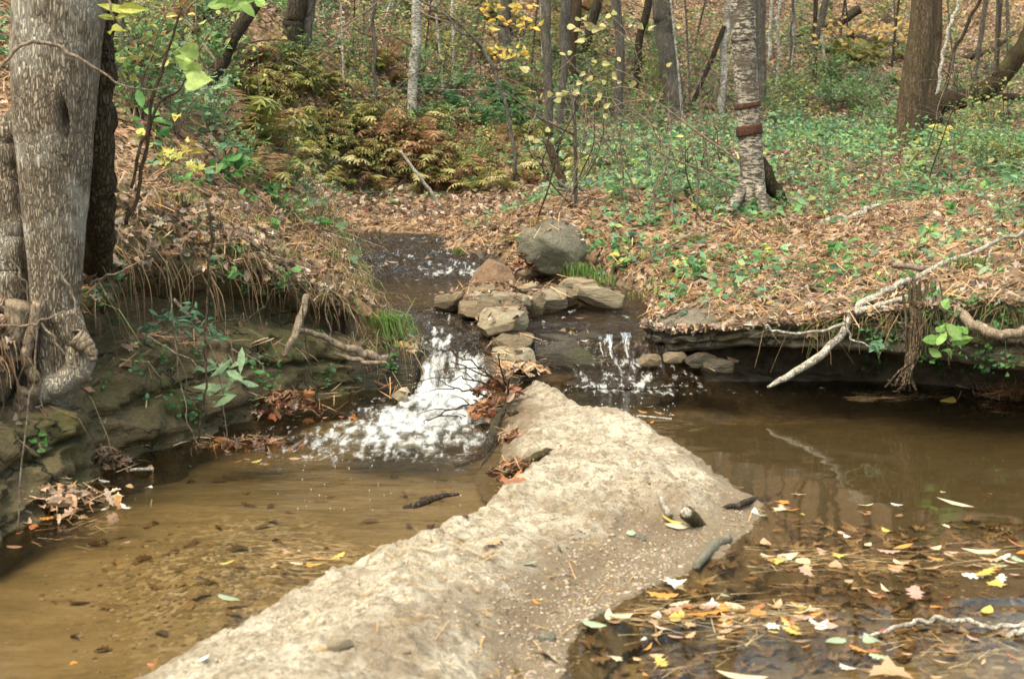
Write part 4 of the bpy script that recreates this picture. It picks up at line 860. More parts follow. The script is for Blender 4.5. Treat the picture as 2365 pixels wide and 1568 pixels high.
# leaves caught on the lips of both banks
pl_ = []; pn_ = []
for i in range(1500):
    if i % 3:
        q = Qs[rg.integers(0, len(Qs))]; off = rg.uniform(.24, .70); b = q + np.array([-.72, .69]) * off; hh_, nn = drop(b[0], b[1])
        if hh_ is None or hh_[2] < .3: continue
        z_ = hh_[2] + .02 - (rg.uniform(0, .12) if off < .36 else 0); pl_.append((b[0] + .02, b[1] - .02, z_)); pn_.append((.5, -.5, .7))
    else:
        q = QR[rg.integers(0, len(QR))]; t_ = rg.uniform(-.08, .018); zt = float(top(np.array([q[0]]), np.array([q[1]]))[0]); pl_.append((q[0], q[1] - .035 - abs(t_) * .3, zt + .01 - max(0, t_) * 1.6)); pn_.append((0, -.6, .8))
pl_ = np.array(pl_); pn_ = np.array(pn_); mbl = MB(); hf = len(pl_) // 2
for T_, sl in ((OAK, slice(0, hf)), (OVAL, slice(hf, None))):
    V, F, C = inst(T_, pl_[sl], frames(pn_[sl], rg, .5), rg.uniform(.04, .09, len(pl_[sl])), lcol(len(pl_[sl]), rg), rg=rg); mbl.add(V, F, C)
tag(mbl.build('leaf_litter', M['leaf'], smooth=False), 'dry leaves caught along the lips of the stream banks', 'fallen leaves', kind='stuff')
print('grass', time.time() - T0)

# ---------------------------------------------------------------- ferns
def fern_geo(seed, nfr, L, cols):
    rg = np.random.default_rng(seed); mbf = MB()
    for i in range(nfr):
        a = rg.uniform(0, 2 * np.pi); le = L * rg.uniform(.7, 1.15); d = np.array([math.cos(a), math.sin(a), 0]); up = rg.uniform(1.0, 2.1)
        n = 11; t = np.linspace(0, 1, n); P_ = d[None] * (le * t)[:, None] * .85 + np.array([0, 0, 1.])[None] * (le * (up * t - .68 * up * t * t - .15 * t ** 3))[:, None]
        side = np.array([-d[1], d[0], 0]); c = np.asarray(cols[rg.integers(0, len(cols))]) * rg.uniform(.7, 1.25)
        V = []; F = []
        for j in range(1, n):
            wv = le * .26 * math.sin(math.pi * min(1, (t[j] * .85 + .12))) * rg.uniform(.85, 1.1); dt = (P_[j] - P_[j - 1])
            for s in (-1, 1):
                k = len(V); tip = P_[j] + side * s * wv + dt * .5 + np.array([0, 0, -wv * .35 + rg.normal() * .006]); V += [P_[j - 1] + dt * .25, P_[j] + dt * .05, tip, P_[j - 1] * .5 + tip * .5 + np.array([0, 0, .008])]
                F += [[k, k + 1, k + 2], [k, k + 2, k + 3]]
        mbf.add(np.array(V), np.array(F), c)
    return mbf
GRN = [(.16, .20, .05), (.24, .25, .07), (.30, .27, .09)]; YEL = [(.42, .38, .17), (.32, .29, .11), (.50, .44, .24)]; RUS = [(.26, .15, .07), (.34, .21, .11), (.20, .11, .055)]; TEAL = [(.10, .20, .09), (.14, .24, .10), (.18, .25, .09)]
protos = []
for i, (c_, n_, L_) in enumerate([(YEL + GRN[1:], 9, .32), (RUS + YEL[:2] + GRN[:1], 9, .30), (GRN + YEL[:1], 10, .32), (TEAL, 10, .34), (YEL + RUS, 8, .36), (GRN, 8, .34)]):
    mbf = fern_geo(300 + i, n_, L_, c_); o = mbf.build('fern', M['green'], smooth=False, origin=(0, 0, 0)); protos.append([o, False])
FL = ['yellowing fern on the mound', 'rust brown withering fern', 'olive green fern', 'fresh teal green fern', 'mixed yellow and rust fern', 'small dark green fern']
def place_fern(k, p, s, rz, where, grp):
    o, used_ = protos[k]
    if used_: o = o.copy(); COL.objects.link(o)
    protos[k][1] = True
    o.location = [float(q) for q in p]; o.scale = (s, s, s); o.rotation_euler = (rg.uniform(-.25, .25), rg.uniform(-.25, .25), rz); tag(o, FL[k].split(' on the mound')[0] + ' ' + where, 'fern', grp)
rg = np.random.default_rng(17)
for reg in [  # px0 px1 py0 py1 n kinds where
    (850, 1210, 290, 455, 80, [0, 1, 4, 1, 2, 1, 4], 'on the steep mound beyond the stream', 'ferns on the mound beyond the stream'),
    (960, 1230, 205, 310, 30, [3, 2, 3], 'growing above the rusty mound', 'ferns above the mound'),
    (540, 850, 200, 440, 66, [0, 2, 4, 5, 1], 'on the left slope behind the bank', 'ferns on the left slope'),
    (560, 900, 130, 250, 22, [2, 1, 4], 'high on the left slope under the double trunk', 'ferns high on the left slope'),
    (940, 1400, 10, 150, 26, [1, 2, 4], 'on the upper slope behind the thin trunks', 'ferns on the upper slope'),
    (1180, 1330, 330, 430, 14, [2, 0, 5], 'near the broken leaning stem', 'ferns near the broken stem'),
    (1900, 2100, 110, 200, 16, [2, 5], 'below the fallen logs', 'ferns below the fallen logs'),
    (2250, 2360, 340, 400, 6, [2, 5], 'at the far right edge of the clearing', 'ferns at the right edge'),
    (250, 480, 30, 180, 14, [3, 5, 1], 'behind the big leaning stem at upper left', 'ferns at upper left')]:
    for i in range(reg[4]):
        px_, py_ = rg.uniform(reg[0], reg[1]), rg.uniform(reg[2], reg[3])
        if reg[0] == 860 and py_ < 270 + (px_ - 950) * .22: continue
        p_ = hit(px_, py_); k_ = reg[5][rg.integers(0, len(reg[5]))]
        if reg[0] == 860 and py_ > 390: k_ = [1, 4, 1][rg.integers(0, 3)]
        place_fern(k_, p_ + [0, 0, -.02], rg.uniform(.9, 1.7), rg.uniform(0, 6.3), reg[6], reg[7])
print('ferns', time.time() - T0)

# ---------------------------------------------------------------- trees
def crown_geo(c, rad, n, pal, rg):
    k = 26; cl = rg.normal(size=(k, 3)); cl /= np.linalg.norm(cl, axis=1)[:, None]; cl = np.asarray(c) + cl * np.asarray(rad) * rg.uniform(.25, 1, (k, 1)); pos = cl[rg.integers(0, k, n)] + rg.normal(size=(n, 3)) * .42
    cc = pal[rg.integers(0, len(pal), n)] * rg.uniform(.6, 1.2, (n, 1)); return inst(DIAM, pos, frames(np.tile([0, 0, 1.], (n, 1)), rg, .8), rg.uniform(.10, .2, n), cc, rg=rg)
CPAL = np.array([(.40, .30, .06), (.22, .22, .05), (.12, .16, .04), (.38, .20, .05), (.30, .13, .04)])
def tree(name, pts, mat, label, cat='tree', group=None, crown=False, br=0, seed=0, up=6.0, d=None, segs=12, lump=.06, flare=1.35, basez=None):
    """pts: (px, py, width px) from the base up, all at the base's distance"""
    rg = np.random.default_rng(900 + seed); b = hit(pts[0][0], pts[0][1]) if d is None else at(pts[0][0], pts[0][1], d); D = b[1]
    P_ = [b - [0, 0, .15]]; r_ = [pts[0][2] / FPX * D / 2 * flare]
    for px_, py_, w_ in pts: P_.append(at(px_, py_, D) + [0, .0, 0]); r_.append(w_ / FPX * D / 2)
    P_[1] = P_[1] + (P_[2] - P_[1]) * .08
    dr = (P_[-1] - P_[-2]); dr = dr / (abs(dr[2]) + 1e-6)
    if up:
        e = P_[-1] + dr * up * .5; e2 = P_[-1] + dr * up + np.array([rg.normal() * .2, rg.normal() * .2, 0]); P_ += [e, e2]; r_ += [r_[len(pts)] * .8, r_[len(pts)] * .45]
    root = empty(name, b); m_ = max(14, len(P_) * 7)
    Vt, Ft = tube(P_, r_, segs, m=m_, wob=(.012 * math.sqrt(D) if name == 'tree' and pts[0][2] < 60 else 0.0) if up else .01, seed=seed, lump=lump, lscale=7)
    mk('trunk', Vt, Ft, M[mat], parent=root)
    mt = catmull(P_, 60)
    for i in range(br):
        t_ = rg.uniform(.15, .8); q = mt[int(t_ * 59)]; a = rg.uniform(-1, 1); L = rg.uniform(.5, 1.5); dv = np.array([math.copysign(1, a) * rg.uniform(.5, 1), rg.normal() * .4, rg.uniform(.1, .8)]); mbb = MB()
        pp = [q, q + dv * L * .35 + [0, 0, .03], q + dv * L * .7 + [0, 0, rg.uniform(-.1, .2)], q + dv * L + [0, 0, rg.uniform(-.3, .3)]]
        mbb.add(*tube(pp, [.014, .010, .007, .003], 5, m=10, wob=.05, seed=i + seed))
        for j in range(3):
            s_ = pp[1] + (pp[3] - pp[1]) * rg.uniform(0, .9); dv2 = dv + rg.normal(size=3) * .6; mbb.add(*tube([s_, s_ + dv2 * L * .2, s_ + dv2 * L * .4 + [0, 0, rg.uniform(-.1, .1)]], [.006, .004, .002], 4, m=6, wob=.03, seed=j))
        mbb.build('branch', M['twig'], parent=root)
    if crown:
        c_ = P_[-1] + [0, 0, .5]; V, F, C = crown_geo(c_, (2.3, 2.0, 2.2), 1500, CPAL[rg.choice(5, 3)], rg); mk('crown', V, F, M['green'], parent=root, col=C, smooth=False)
    tag(root, label, cat, group); return root, b
TR = [
 ([(290, 205, 20), (288, 100, 19), (282, -10, 18)], 'bark_grey', 'slim pale grey trunk just right of the big furrowed tree', 1, 1),
 ([(478, 205, 34), (530, 110, 30), (605, -10, 32)], 'bark_dark', 'dark trunk leaning right at upper left', 1, 1),
 ([(672, 130, 44), (678, 60, 42), (684, -10, 44)], 'bark_dark', 'dark double tree left stem at the top of the left slope', 1, 0),
 ([(708, 148, 20), (712, 70, 22), (722, -10, 26)], 'bark_grey', 'grey stem hugging the dark double tree on its right', 0, 0),
 ([(868, 240, 9), (864, 120, 9), (866, -10, 9)], 'bark_grey', 'very thin grey stem left of the white spotted trunk', 0, 3),
 ([(952, 262, 22), (958, 130, 22), (968, -10, 22)], 'birch_far', 'slender white spotted trunk above the rusty fern mound', 1, 3),
 ([(1046, 200, 7), (1045, 100, 7), (1048, -10, 7)], 'birch_far', 'thread thin white stem right of the white spotted trunk', 0, 1),
 ([(1166, 145, 28), (1163, 70, 27), (1165, -10, 27)], 'bark_grey', 'short looking grey trunk behind the orange maple leaves', 1, 1),
 ([(1192, 430, 9), (1186, 330, 9), (1160, 220, 8), (1130, 140, 8), (1090, 90, 7), (1000, 20, 6), (965, -5, 5)], 'bark_grey', 'thin bare sapling arching left over the fern mound', 0, 4),
 ([(1268, 330, 20), (1268, 180, 21), (1262, -10, 22)], 'bark_grey', 'grey green trunk leftmost of the central group', 1, 2),
 ([(1296, 300, 17), (1300, 170, 17), (1312, -10, 26)], 'bark_grey', 'second grey trunk of the central group', 1, 1),
 ([(1316, 190, 22), (1322, 90, 24), (1330, -10, 26)], 'bark_brown', 'brownish trunk hidden behind the second central trunk', 1, 0),
 ([(1338, 140, 22), (1362, 70, 21), (1388, -10, 22)], 'bark_dark', 'dark trunk leaning right in the central group', 0, 1),
 ([(1330, 480, 8), (1330, 360, 9), (1322, 240, 9), (1318, 200, 8)], 'bark_grey', 'thin short grey sapling in front of the central group', 0, 2),
 ([(1424, 300, 20), (1430, 150, 20), (1422, -10, 21)], 'bark_grey', 'straight grey trunk left of the curved thick trunk', 1, 2),
 ([(1468, 210, 18), (1476, 110, 17), (1496, -10, 18)], 'bark_dark', 'dark narrow trunk between two grey trunks', 0, 1),
 ([(1562, 270, 50), (1548, 150, 44), (1530, 50, 42), (1526, -10, 42)], 'bark_grey', 'thick rough trunk curving left above the green clearing', 1, 2),
 ([(1664, 275, 18), (1672, 150, 16), (1682, -10, 17)], 'birch_far', 'white trunk directly left of the banded birch', 1, 1),
 ([(1595, 250, 10), (1630, 170, 11), (1662, 90, 12), (1672, 60, 10)], 'bark_dark', 'dark leaning pole beside the white trunk', 0, 0),
 ([(1758, 250, 24), (1756, 120, 24), (1752, -10, 24)], 'bark_grey', 'smooth grey trunk half hidden behind the banded birch', 1, 0),
 ([(1779, 140, 9), (1781, 60, 9), (1782, -10, 9)], 'birch_far', 'thin whitish stem right behind the grey half hidden trunk', 0, 1),
 ([(1796, 200, 7), (1796, 100, 7), (1800, -10, 8)], 'birch_far', 'white pencil thin stem right of the banded birch', 0, 1),
 ([(1818, 210, 5), (1826, 100, 5), (1835, -10, 6)], 'bark_grey', 'wispy grey stem right of the pencil thin white stem', 0, 1),
 ([(1868, 185, 16), (1886, 80, 16), (1910, -10, 16)], 'bark_grey', 'grey stem leaning right behind the dark thin stem', 1, 1),
 ([(1884, 190, 8), (1880, 90, 9), (1884, -10, 10)], 'bark_dark', 'dark thin stem crossing the leaning grey stem', 0, 1),
 ([(1925, 70, 12), (1918, 30, 12), (1915, -10, 12)], 'bark_grey', 'pale grey stem behind the fallen logs', 0, 0),
 ([(2150, 250, 24), (2160, 120, 24), (2162, -10, 24)], 'bark_brown', 'brown trunk tucked behind the big leaning right trunk', 1, 0),
 ([(2150, 290, 9), (2168, 190, 8), (2178, 130, 8), (2196, 60, 8), (2215, -10, 8)], 'birch_far', 'thin whitish stem leaning right beside the big right trunk', 0, 2),
 ([(2178, 220, 8), (2200, 140, 8), (2232, 60, 8), (2268, -10, 8)], 'bark_dark', 'dark wand like stem leaning right past the white one', 0, 2),
 ([(2248, 205, 12), (2262, 110, 11), (2278, -10, 12)], 'bark_grey', 'grey stem second from the right edge', 0, 2),
 ([(2302, 180, 7), (2308, 90, 7), (2312, -10, 7)], 'bark_dark', 'thin dark stem nearest the right edge', 0, 2),
]
for i, (pts, mat, lab, cr, br) in enumerate(TR):
    tree('tree', pts, mat, lab, group='slender forest trees', crown=bool(cr), br=br, seed=i, up=7.5 if cr else (0 if pts[-1][1] > 0 else 3.5))
rg_t = np.random.default_rng(321)
for i in range(26):
    z_ = i % 4; x0, x1, y0, y1 = [(760, 1160, 60, 240), (1180, 1640, 120, 330), (1790, 2080, 60, 230), (2180, 2350, 90, 300)][z_]; wn = ['on the slope above the ferns', 'among the central trunks', 'behind the banded birch', 'near the mossy bent tree'][z_]
    bx, by = rg_t.uniform(x0, x1), rg_t.uniform(y0, y1); ln = rg_t.normal() * 14; w_ = rg_t.uniform(3.5, 7.5)
    tree('thin_tree', [(bx, by, w_), (bx + ln * .4, by * .5, w_ * .9), (bx + ln, -10, w_ * .8)], ['bark_grey', 'birch_far', 'bark_dark'][rg_t.integers(0, 3)], 'wispy sapling trunk ' + wn, group='wispy saplings ' + wn, br=int(rg_t.integers(1, 4)), seed=200 + i, up=2.5, segs=6)
# more trees beyond the top of the frame close the wood (seen mirrored in the pool)
for i in range(34):
    rg = np.random.default_rng(700 + i); X_ = rg.uniform(-20, 20); Y_ = rg.uniform(36, 56); zz = float(ground_h(np.array([X_]), np.array([Y_]))[0])
    root = empty('tree', (X_, Y_, zz)); P_ = np.array([[X_, Y_, zz - .2], [X_ + rg.normal() * .2, Y_, zz + 4], [X_ + rg.normal() * .4, Y_, zz + 8]]); V, F = tube(P_, [.18, .14, .08], 8, m=12)
    mk('trunk', V, F, M['bark_grey'], parent=root); V, F, C = crown_geo(P_[-1] - [0, 0, .5], (3.2, 2.5, 3.6), 1300, CPAL[rg.choice(5, 3)], rg); mk('crown', V, F, M['green'], parent=root, col=C, smooth=False)
    tag(root, 'autumn tree on the high slope beyond the top of the picture', 'tree', 'trees high on the slope')

# big right trunk
tree('tree', [(2085, 345, 86), (2100, 290, 68), (2112, 200, 64), (2128, 90, 60), (2136, -10, 58)], 'bark_brown', 'thick brown trunk leaning right with a flared foot on the right', crown=True, br=1, seed=61, up=7, segs=18, flare=1.5)
# banded birch
root, bb = tree('birch_tree', [(1742, 488, 70), (1738, 420, 58), (1733, 330, 54), (1724, 200, 55), (1718, 100, 55), (1716, -10, 56)], 'birch', 'patchy white birch with two dark brown bands round its trunk', cat='birch tree', crown=True, br=2, seed=62, up=7, segs=28, lump=.05, flare=1.2)
for (y0, y1, tl) in ((238, 250, 2), (289, 313, 3)):
    pts = [at(1724 + (y - 245) * .08 + 2, y, bb[1]) for y in (y0, y1)]
    V, F = tube([pts[0], (pts[0] + pts[1]) / 2, pts[1]], [29 / FPX * bb[1], 30.5 / FPX * bb[1], 30 / FPX * bb[1]], 28, m=6, lump=.03, lscale=7, closed_end=True)
    V[:, 2] += (V[:, 0] - pts[0][0]) * .06; V[:, 0] += (bb[0] * 0)
    o = mk('bark_band', V, F, M['band'], parent=root); o['label'] = 'dark brown band of bared bark'
# flared buttress root of the birch, mossy
V, F = tube([at(1750, 365, bb[1] + .1), at(1764, 405, bb[1] + .12), at(1784, 435, bb[1] + .15), at(1815, 475, bb[1] + .2)], [.05, .08, .07, .03], 24, m=40, lump=.45, lscale=9); mk('root', V, F, M['bark_moss'], parent=root)
V, F = tube([at(1715, 430, bb[1] - .05), at(1695, 475, bb[1] - .15), at(1675, 500, bb[1] - .2)], [.05, .05, .02], 10, m=12, lump=.15); mk('root', V, F, M['birch'], parent=root)
V, F = tube([at(1750, 430, bb[1] - .1), at(1765, 480, bb[1] - .2), at(1772, 505, bb[1] - .25)], [.05, .05, .02], 10, m=12, lump=.15); mk('root', V, F, M['birch'], parent=root)
# mossy bent tree at right
D = hit(2160, 262)[1] - 1.5; b = at(2150, 300, D); root = empty('bent_tree', b)
V, F = tube([at(2148, 310, D), at(2155, 255, D), at(2185, 234, D), at(2230, 228, D), at(2285, 205, D), at(2325, 160, D), at(2368, 100, D), at(2460, -40, D), at(2560, -200, D)], np.array([48, 50, 46, 44, 44, 42, 42, 40, 30]) / 2 / FPX * D, 16, m=60, lump=.1, wob=.05); mk('trunk', V, F, M['bark_moss'], parent=root)
V, F = tube([at(2285, 210, D), at(2310, 222, D), at(2365, 226, D), at(2440, 230, D)], np.array([22, 18, 13, 8]) / 2 / FPX * D, 8, m=16, lump=.1, wob=.05); mk('branch', V, F, M['bark_dark'], parent=root)
tag(root, 'mossy dark tree bent low along the ground and rising at the right edge', 'tree')
def log(name, pts, dd, mat, label, cat='log', n=12, wob=.02, lump=.12, extra=(), snap=0):
    P_ = []
    if snap: dd = [see(q[0], q[1])[1] - snap for q in pts]
    for k_, q in enumerate(pts):
        D_ = dd[k_] if isinstance(dd, (list, tuple)) else dd; P_.append(at(q[0], q[1], D_))
    r_ = [q[2] / 2 / FPX * (dd[k_] if isinstance(dd, (list, tuple)) else dd) for k_, q in enumerate(pts)]
    V, F = tube(P_, r_, n, m=max(12, len(pts) * 8), wob=wob, seed=int(pts[0][0]), lump=lump, lscale=9); mbl = MB(); mbl.add(V, F)
    for e in extra:
        D_ = e[1]; V, F = tube([at(q[0], q[1], D_ if not isinstance(D_, (list, tuple)) else D_[k]) for k, q in enumerate(e[0])], [q[2] / 2 / FPX * 9.5 for q in e[0]], 8, m=len(e[0]) * 6, wob=.02, lump=.12); mbl.add(V, F)
    o = mbl.build(name, M[mat], origin=P_[0]); return tag(o, label, cat)
d1 = hit(2060, 105)[1]
log('fallen_log', [(1955, 75, 16), (2010, 98, 22), (2070, 108, 28), (2140, 118, 30), (2230, 128, 26), (2330, 128, 20)], d1 - .4, 'bark_dark', 'dark fallen log lying across the upper slope behind the big right trunk')
d1 = hit(1830, 95)[1]
log('fallen_log', [(1772, 108, 16), (1830, 88, 20), (1900, 62, 20), (1945, 48, 18), (1985, 22, 22)], d1 - .3, 'bark_dark', 'fallen log rising right toward a jagged end at the top')
d1 = hit(2240, 130)[1]
log('fallen_log', [(2170, 165, 12), (2230, 135, 14), (2290, 118, 12), (2345, 75, 8)], d1 - .5, 'bark_dark', 'thinner dark fallen limb right of the big right trunk')
log('fallen_branch', [(1868, 524, 9), (1910, 512, 13), (1965, 502, 14), (2000, 484, 11), (2034, 466, 7)], hit(1950, 510)[1], 'deadwood', 'short pale fallen branch on the litter behind the ledge', 'branch')
log('fallen_branch', [(1232, 352, 4), (1252, 330, 4)], hit(1270, 440)[1], 'twig', 'short twig stub near the broken stem', 'branch')
log('fallen_branch', [(925, 350, 6), (985, 430, 8), (1022, 482, 6)], hit(1010, 478)[1] - .4, 'deadwood', 'tan stick leaning down the rusty fern mound', 'branch')
log('fallen_branch', [(1292, 262, 7), (1362, 290, 8)], hit(1000, 250)[1], 'deadwood', 'short pale stick above the ferns', 'branch') if False else None
log('fallen_branch', [(1325, 425, 9), (1360, 444, 9), (1392, 440, 7), (1500, 442, 4)], hit(1350, 450)[1] - .1, 'twig', 'crooked grey branch on the ground beside the broken stem', 'branch')
# broken leaning stem
Db = see(1308, 455)[1]
log('broken_stem', [(1312, 462, 26), (1302, 430, 22), (1290, 395, 20), (1272, 350, 20), (1262, 322, 18)], Db, 'bark_brown', 'broken leaning stem with a snapped top behind the boulder', 'tree stump', wob=.01,
    extra=[([(1290, 400, 6), (1320, 385, 5), (1345, 360, 4)], Db), ([(1290, 405, 5), (1262, 385, 4), (1240, 372, 3)], Db)])

# ---------------------------------------------------------------- big furrowed tree on the left bank
DT = 6.75
def w2(px): return px / 2 / FPX * DT
root = empty('big_tree', at(120, 900, DT))
P_ = [at(118, 1000, DT + .05), at(128, 880, DT), at(128, 760, DT), at(128, 640, DT), at(126, 520, DT), at(126, 400, DT), at(124, 260, DT), at(128, 120, DT), at(138, 0, DT), at(150, -200, DT), at(170, -700, DT), at(190, -1500, DT)]
V, F = tube(P_, [w2(60), w2(96), w2(104), w2(120), w2(142), w2(162), w2(186), w2(200), w2(208), w2(212), w2(190), w2(150)], 120, m=760, wob=.0, lump=.05, lscale=9)
# carve the knot hole and vertical furrows as real relief
ctr = at(172, 278, DT); dx = (V[:, 0] - ctr[0]) / .015; dz = (V[:, 2] - ctr[2]) / .075; e = dx * dx + dz * dz; fr_ = V[:, 1] < DT
V[:, 1] += np.where(fr_, .12 * np.exp(-e * 1.3) - .018 * np.exp(-((np.sqrt(e) - 2.0) / .7) ** 2), 0)
V = V + np.array([1., 1., 0]) * 0
mk('trunk', V, F, M['bark_near'], parent=root)
V, F = tube([at(215, 700, DT + 1.1), at(222, 620, DT + .75), at(226, 540, DT + .4), at(226, 400, DT + .22), at(228, 200, DT + .2), at(236, 0, DT + .2), at(240, -300, DT + .2), at(230, -900, DT + .1)], [w2(90), w2(84), w2(78), w2(76), w2(76), w2(70), w2(66), w2(40)], 28, m=120, lump=.09, wob=.03); o = mk('side_stem', V, F, M['bark_side'], parent=root); o['label'] = 'dark mossy stem behind the pale trunk'
V, F = tube([at(20, 1000, DT + .05), at(22, 850, DT + .05), at(18, 700, DT + .08), at(16, 560, DT + .1), at(12, 440, DT + .12), at(20, 330, DT + .12), at(60, 240, DT + .05)], [w2(60), w2(90), w2(100), w2(104), w2(96), w2(80), w2(40)], 36, m=90, lump=.08, wob=.02); mk('side_stem', V, F, M['bark_near'], parent=root)
for k_, (pts, ws) in enumerate([([(150, 720), (178, 790), (185, 840), (150, 880), (90, 905), (40, 940), (-30, 975)], [70, 62, 66, 58, 56, 50, 34]), ([(50, 700), (30, 790), (14, 860), (-10, 930), (-60, 1000)], [70, 52, 46, 44, 30]),
        ([(90, 700), (70, 780), (60, 840), (80, 890), (60, 930)], [30, 24, 26, 30, 20]), ([(175, 780), (205, 800), (216, 830)], [50, 34, 16]), ([(60, 900), (30, 960), (-40, 1040)], [40, 32, 20])]):
    V, F = tube([at(a_, b_, DT - .10 - .03 * k_) for a_, b_ in pts], [w2(q) for q in ws], 20, m=50, lump=.14, wob=.015, seed=k_); mk('root', V, F, M['root' if k_ else 'bark_near'], parent=root)
tag(root, 'big tree with pale furrowed bark and exposed roots at the left edge', 'tree')

# ---------------------------------------------------------------- roots and branches round the pools
log('fallen_branch', [(1772, 895, 6), (1800, 880, 14), (1870, 838, 18), (1930, 790, 19), (1962, 740, 20), (1990, 705, 19), (2050, 668, 16), (2110, 642, 14), (2200, 600, 12), (2290, 562, 10), (2380, 532, 8)],
    [8.55, 8.55, 8.65, 8.72, 8.78, 8.8, 8.95, 9.1, 9.35, 9.6, 9.9], 'deadwood', 'long pale fallen branch reaching from the right bank into the pool', 'branch', n=12, wob=.02, lump=.16,
    extra=[([(1975, 722, 16), (2030, 705, 14), (2080, 690, 12), (2145, 668, 9)], 8.72), ([(1960, 745, 9), (1880, 766, 6), (1800, 765, 5), (1770, 752, 4)], 8.7), ([(1950, 735, 6), (1960, 770, 5), (1985, 790, 4), (2040, 800, 3)], 8.6)])
log('fallen_branch', [(2060, 612, 14), (2150, 622, 15), (2250, 640, 14), (2380, 672, 12)], [9.3, 9.25, 9.1, 8.9], 'twig', 'brown fallen branch lying over the mossy bank top at right', 'branch')
log('fallen_branch', [(2290, 575, 4), (2285, 610, 5), (2330, 625, 6), (2380, 640, 7)], 9.0, 'deadwood', 'thin forked pale twig at the right edge above the bank', 'branch', extra=[([(2365, 560, 3), (2350, 600, 3), (2340, 625, 4)], 9.0)])
log('exposed_root', [(2206, 705, 10), (2222, 728, 24), (2262, 756, 24), (2310, 770, 24), (2380, 768, 24)], [8.4, 8.3, 8.15, 8.05, 8.0], 'root', 'smooth pale root curving out of the mossy right bank', 'root', lump=.05)
log('exposed_root', [(690, 762, 14), (740, 775, 14), (790, 800, 16), (850, 818, 22), (895, 832, 16)], [8.9, 8.95, 9.0, 9.05, 9.1], 'root', 'pale root running down along the left bank end', 'root', extra=[([(770, 815, 9), (830, 832, 12), (890, 838, 8)], 9.0)])
log('exposed_root', [(645, 835, 10), (672, 790, 15), (690, 740, 18), (705, 690, 16)], [8.6, 8.6, 8.75, 8.9], 'root', 'brown slanting root on the left bank face', 'root')
log('exposed_root', [(402, 690, 8), (440, 730, 9), (462, 745, 7)], 7.8, 'root', 'short dark root poking from the left bank face', 'root')
# hanging root bundle on the right bank
rg = np.random.default_rng(3); mb = MB()
for i in range(46):
    a = rg.normal() * 10; b_ = rg.normal() * 8; pts = [at(2112 + a * 1.3, 650 + rg.uniform(-10, 30), 8.62), at(2115 + a, 740, 8.5), at(2108 + a * .7, 820, 8.46), at(2092 + b_ * .7, 875 + rg.uniform(-25, 10), 8.42), at(2086 + b_ * 1.8, 905 + rg.uniform(-35, 0), 8.4)]
    if i % 4 == 0: pts = [at(2150 + a, 650, 8.6), at(2160 + a, 740, 8.5), at(2165 + a, 800 + rg.uniform(-30, 40), 8.45)]
    V, F = tube(pts, rg.uniform(.003, .008), 5, m=16, wob=.03, seed=i); mb.add(V, F)
tag(mb.build('hanging_roots', M['bark_brown'], origin=at(2110, 650, 8.6)), 'bundle of brown hanging roots reaching down to the right pool', 'root')
# vines and thin stems hanging over the left bank face
VN = [([(480, 470), (488, 560), (482, 640), (478, 760), (472, 880), (460, 980), (440, 1062)], 7.25, 7, 'long dark vine hanging straight down the middle of the left bank face'),
      ([(385, 600), (395, 700), (405, 790), (420, 900), (445, 1000), (478, 1040)], 7.2, 4, 'thin brown vine left of the long dark vine'),
      ([(205, 660), (235, 640), (290, 625), (330, 600), (345, 560)], 7.0, 5, 'orange brown root arching from the bank to the big tree'),
      ([(488, 620), (540, 645), (600, 655), (660, 650), (720, 640)], 7.8, 4, 'thin tan vine swooping right across the bank face'),
      ([(560, 545), (600, 575), (660, 610), (720, 645)], 8.0, 6, 'straight straw stalk slanting down the left bank top'),
      ([(340, 775), (420, 822), (455, 846)], 7.1, 5, 'pale dead stick slanting on the lower bank face'),
      ([(440, 748), (520, 742), (570, 735), (620, 700), (640, 650)], 7.5, 5, 'grey twig bending upward on the bank face'),
      ([(535, 808), (590, 832), (625, 870)], 7.7, 6, 'arching tan stem with small green leaves below the bank'),
      ([(470, 760), (505, 850), (520, 960), (516, 1050)], 7.35, 3, 'thin vine ending in the water left of the leaf pile'),
      ([(700, 700), (705, 780), (722, 860), (735, 920)], 8.3, 3, 'reddish vine hanging near the leaf pile'),
      ([(760, 620), (755, 700), (760, 760), (772, 800)], 8.7, 3, 'fine root hanging at the bank corner')]
for k_, (pts, D_, w_, lab) in enumerate(VN):
    P_ = [at(a_, b_, D_ - .15) for a_, b_ in pts]; V, F = tube(P_, w_ / 2 / FPX * D_ * np.linspace(1, .6, len(P_)), 6, m=len(P_) * 7, wob=.02, seed=k_); tag(mk('vine', V, F, M['twig' if k_ % 3 else 'bark_brown'], origin=P_[0]), lab, 'vine')
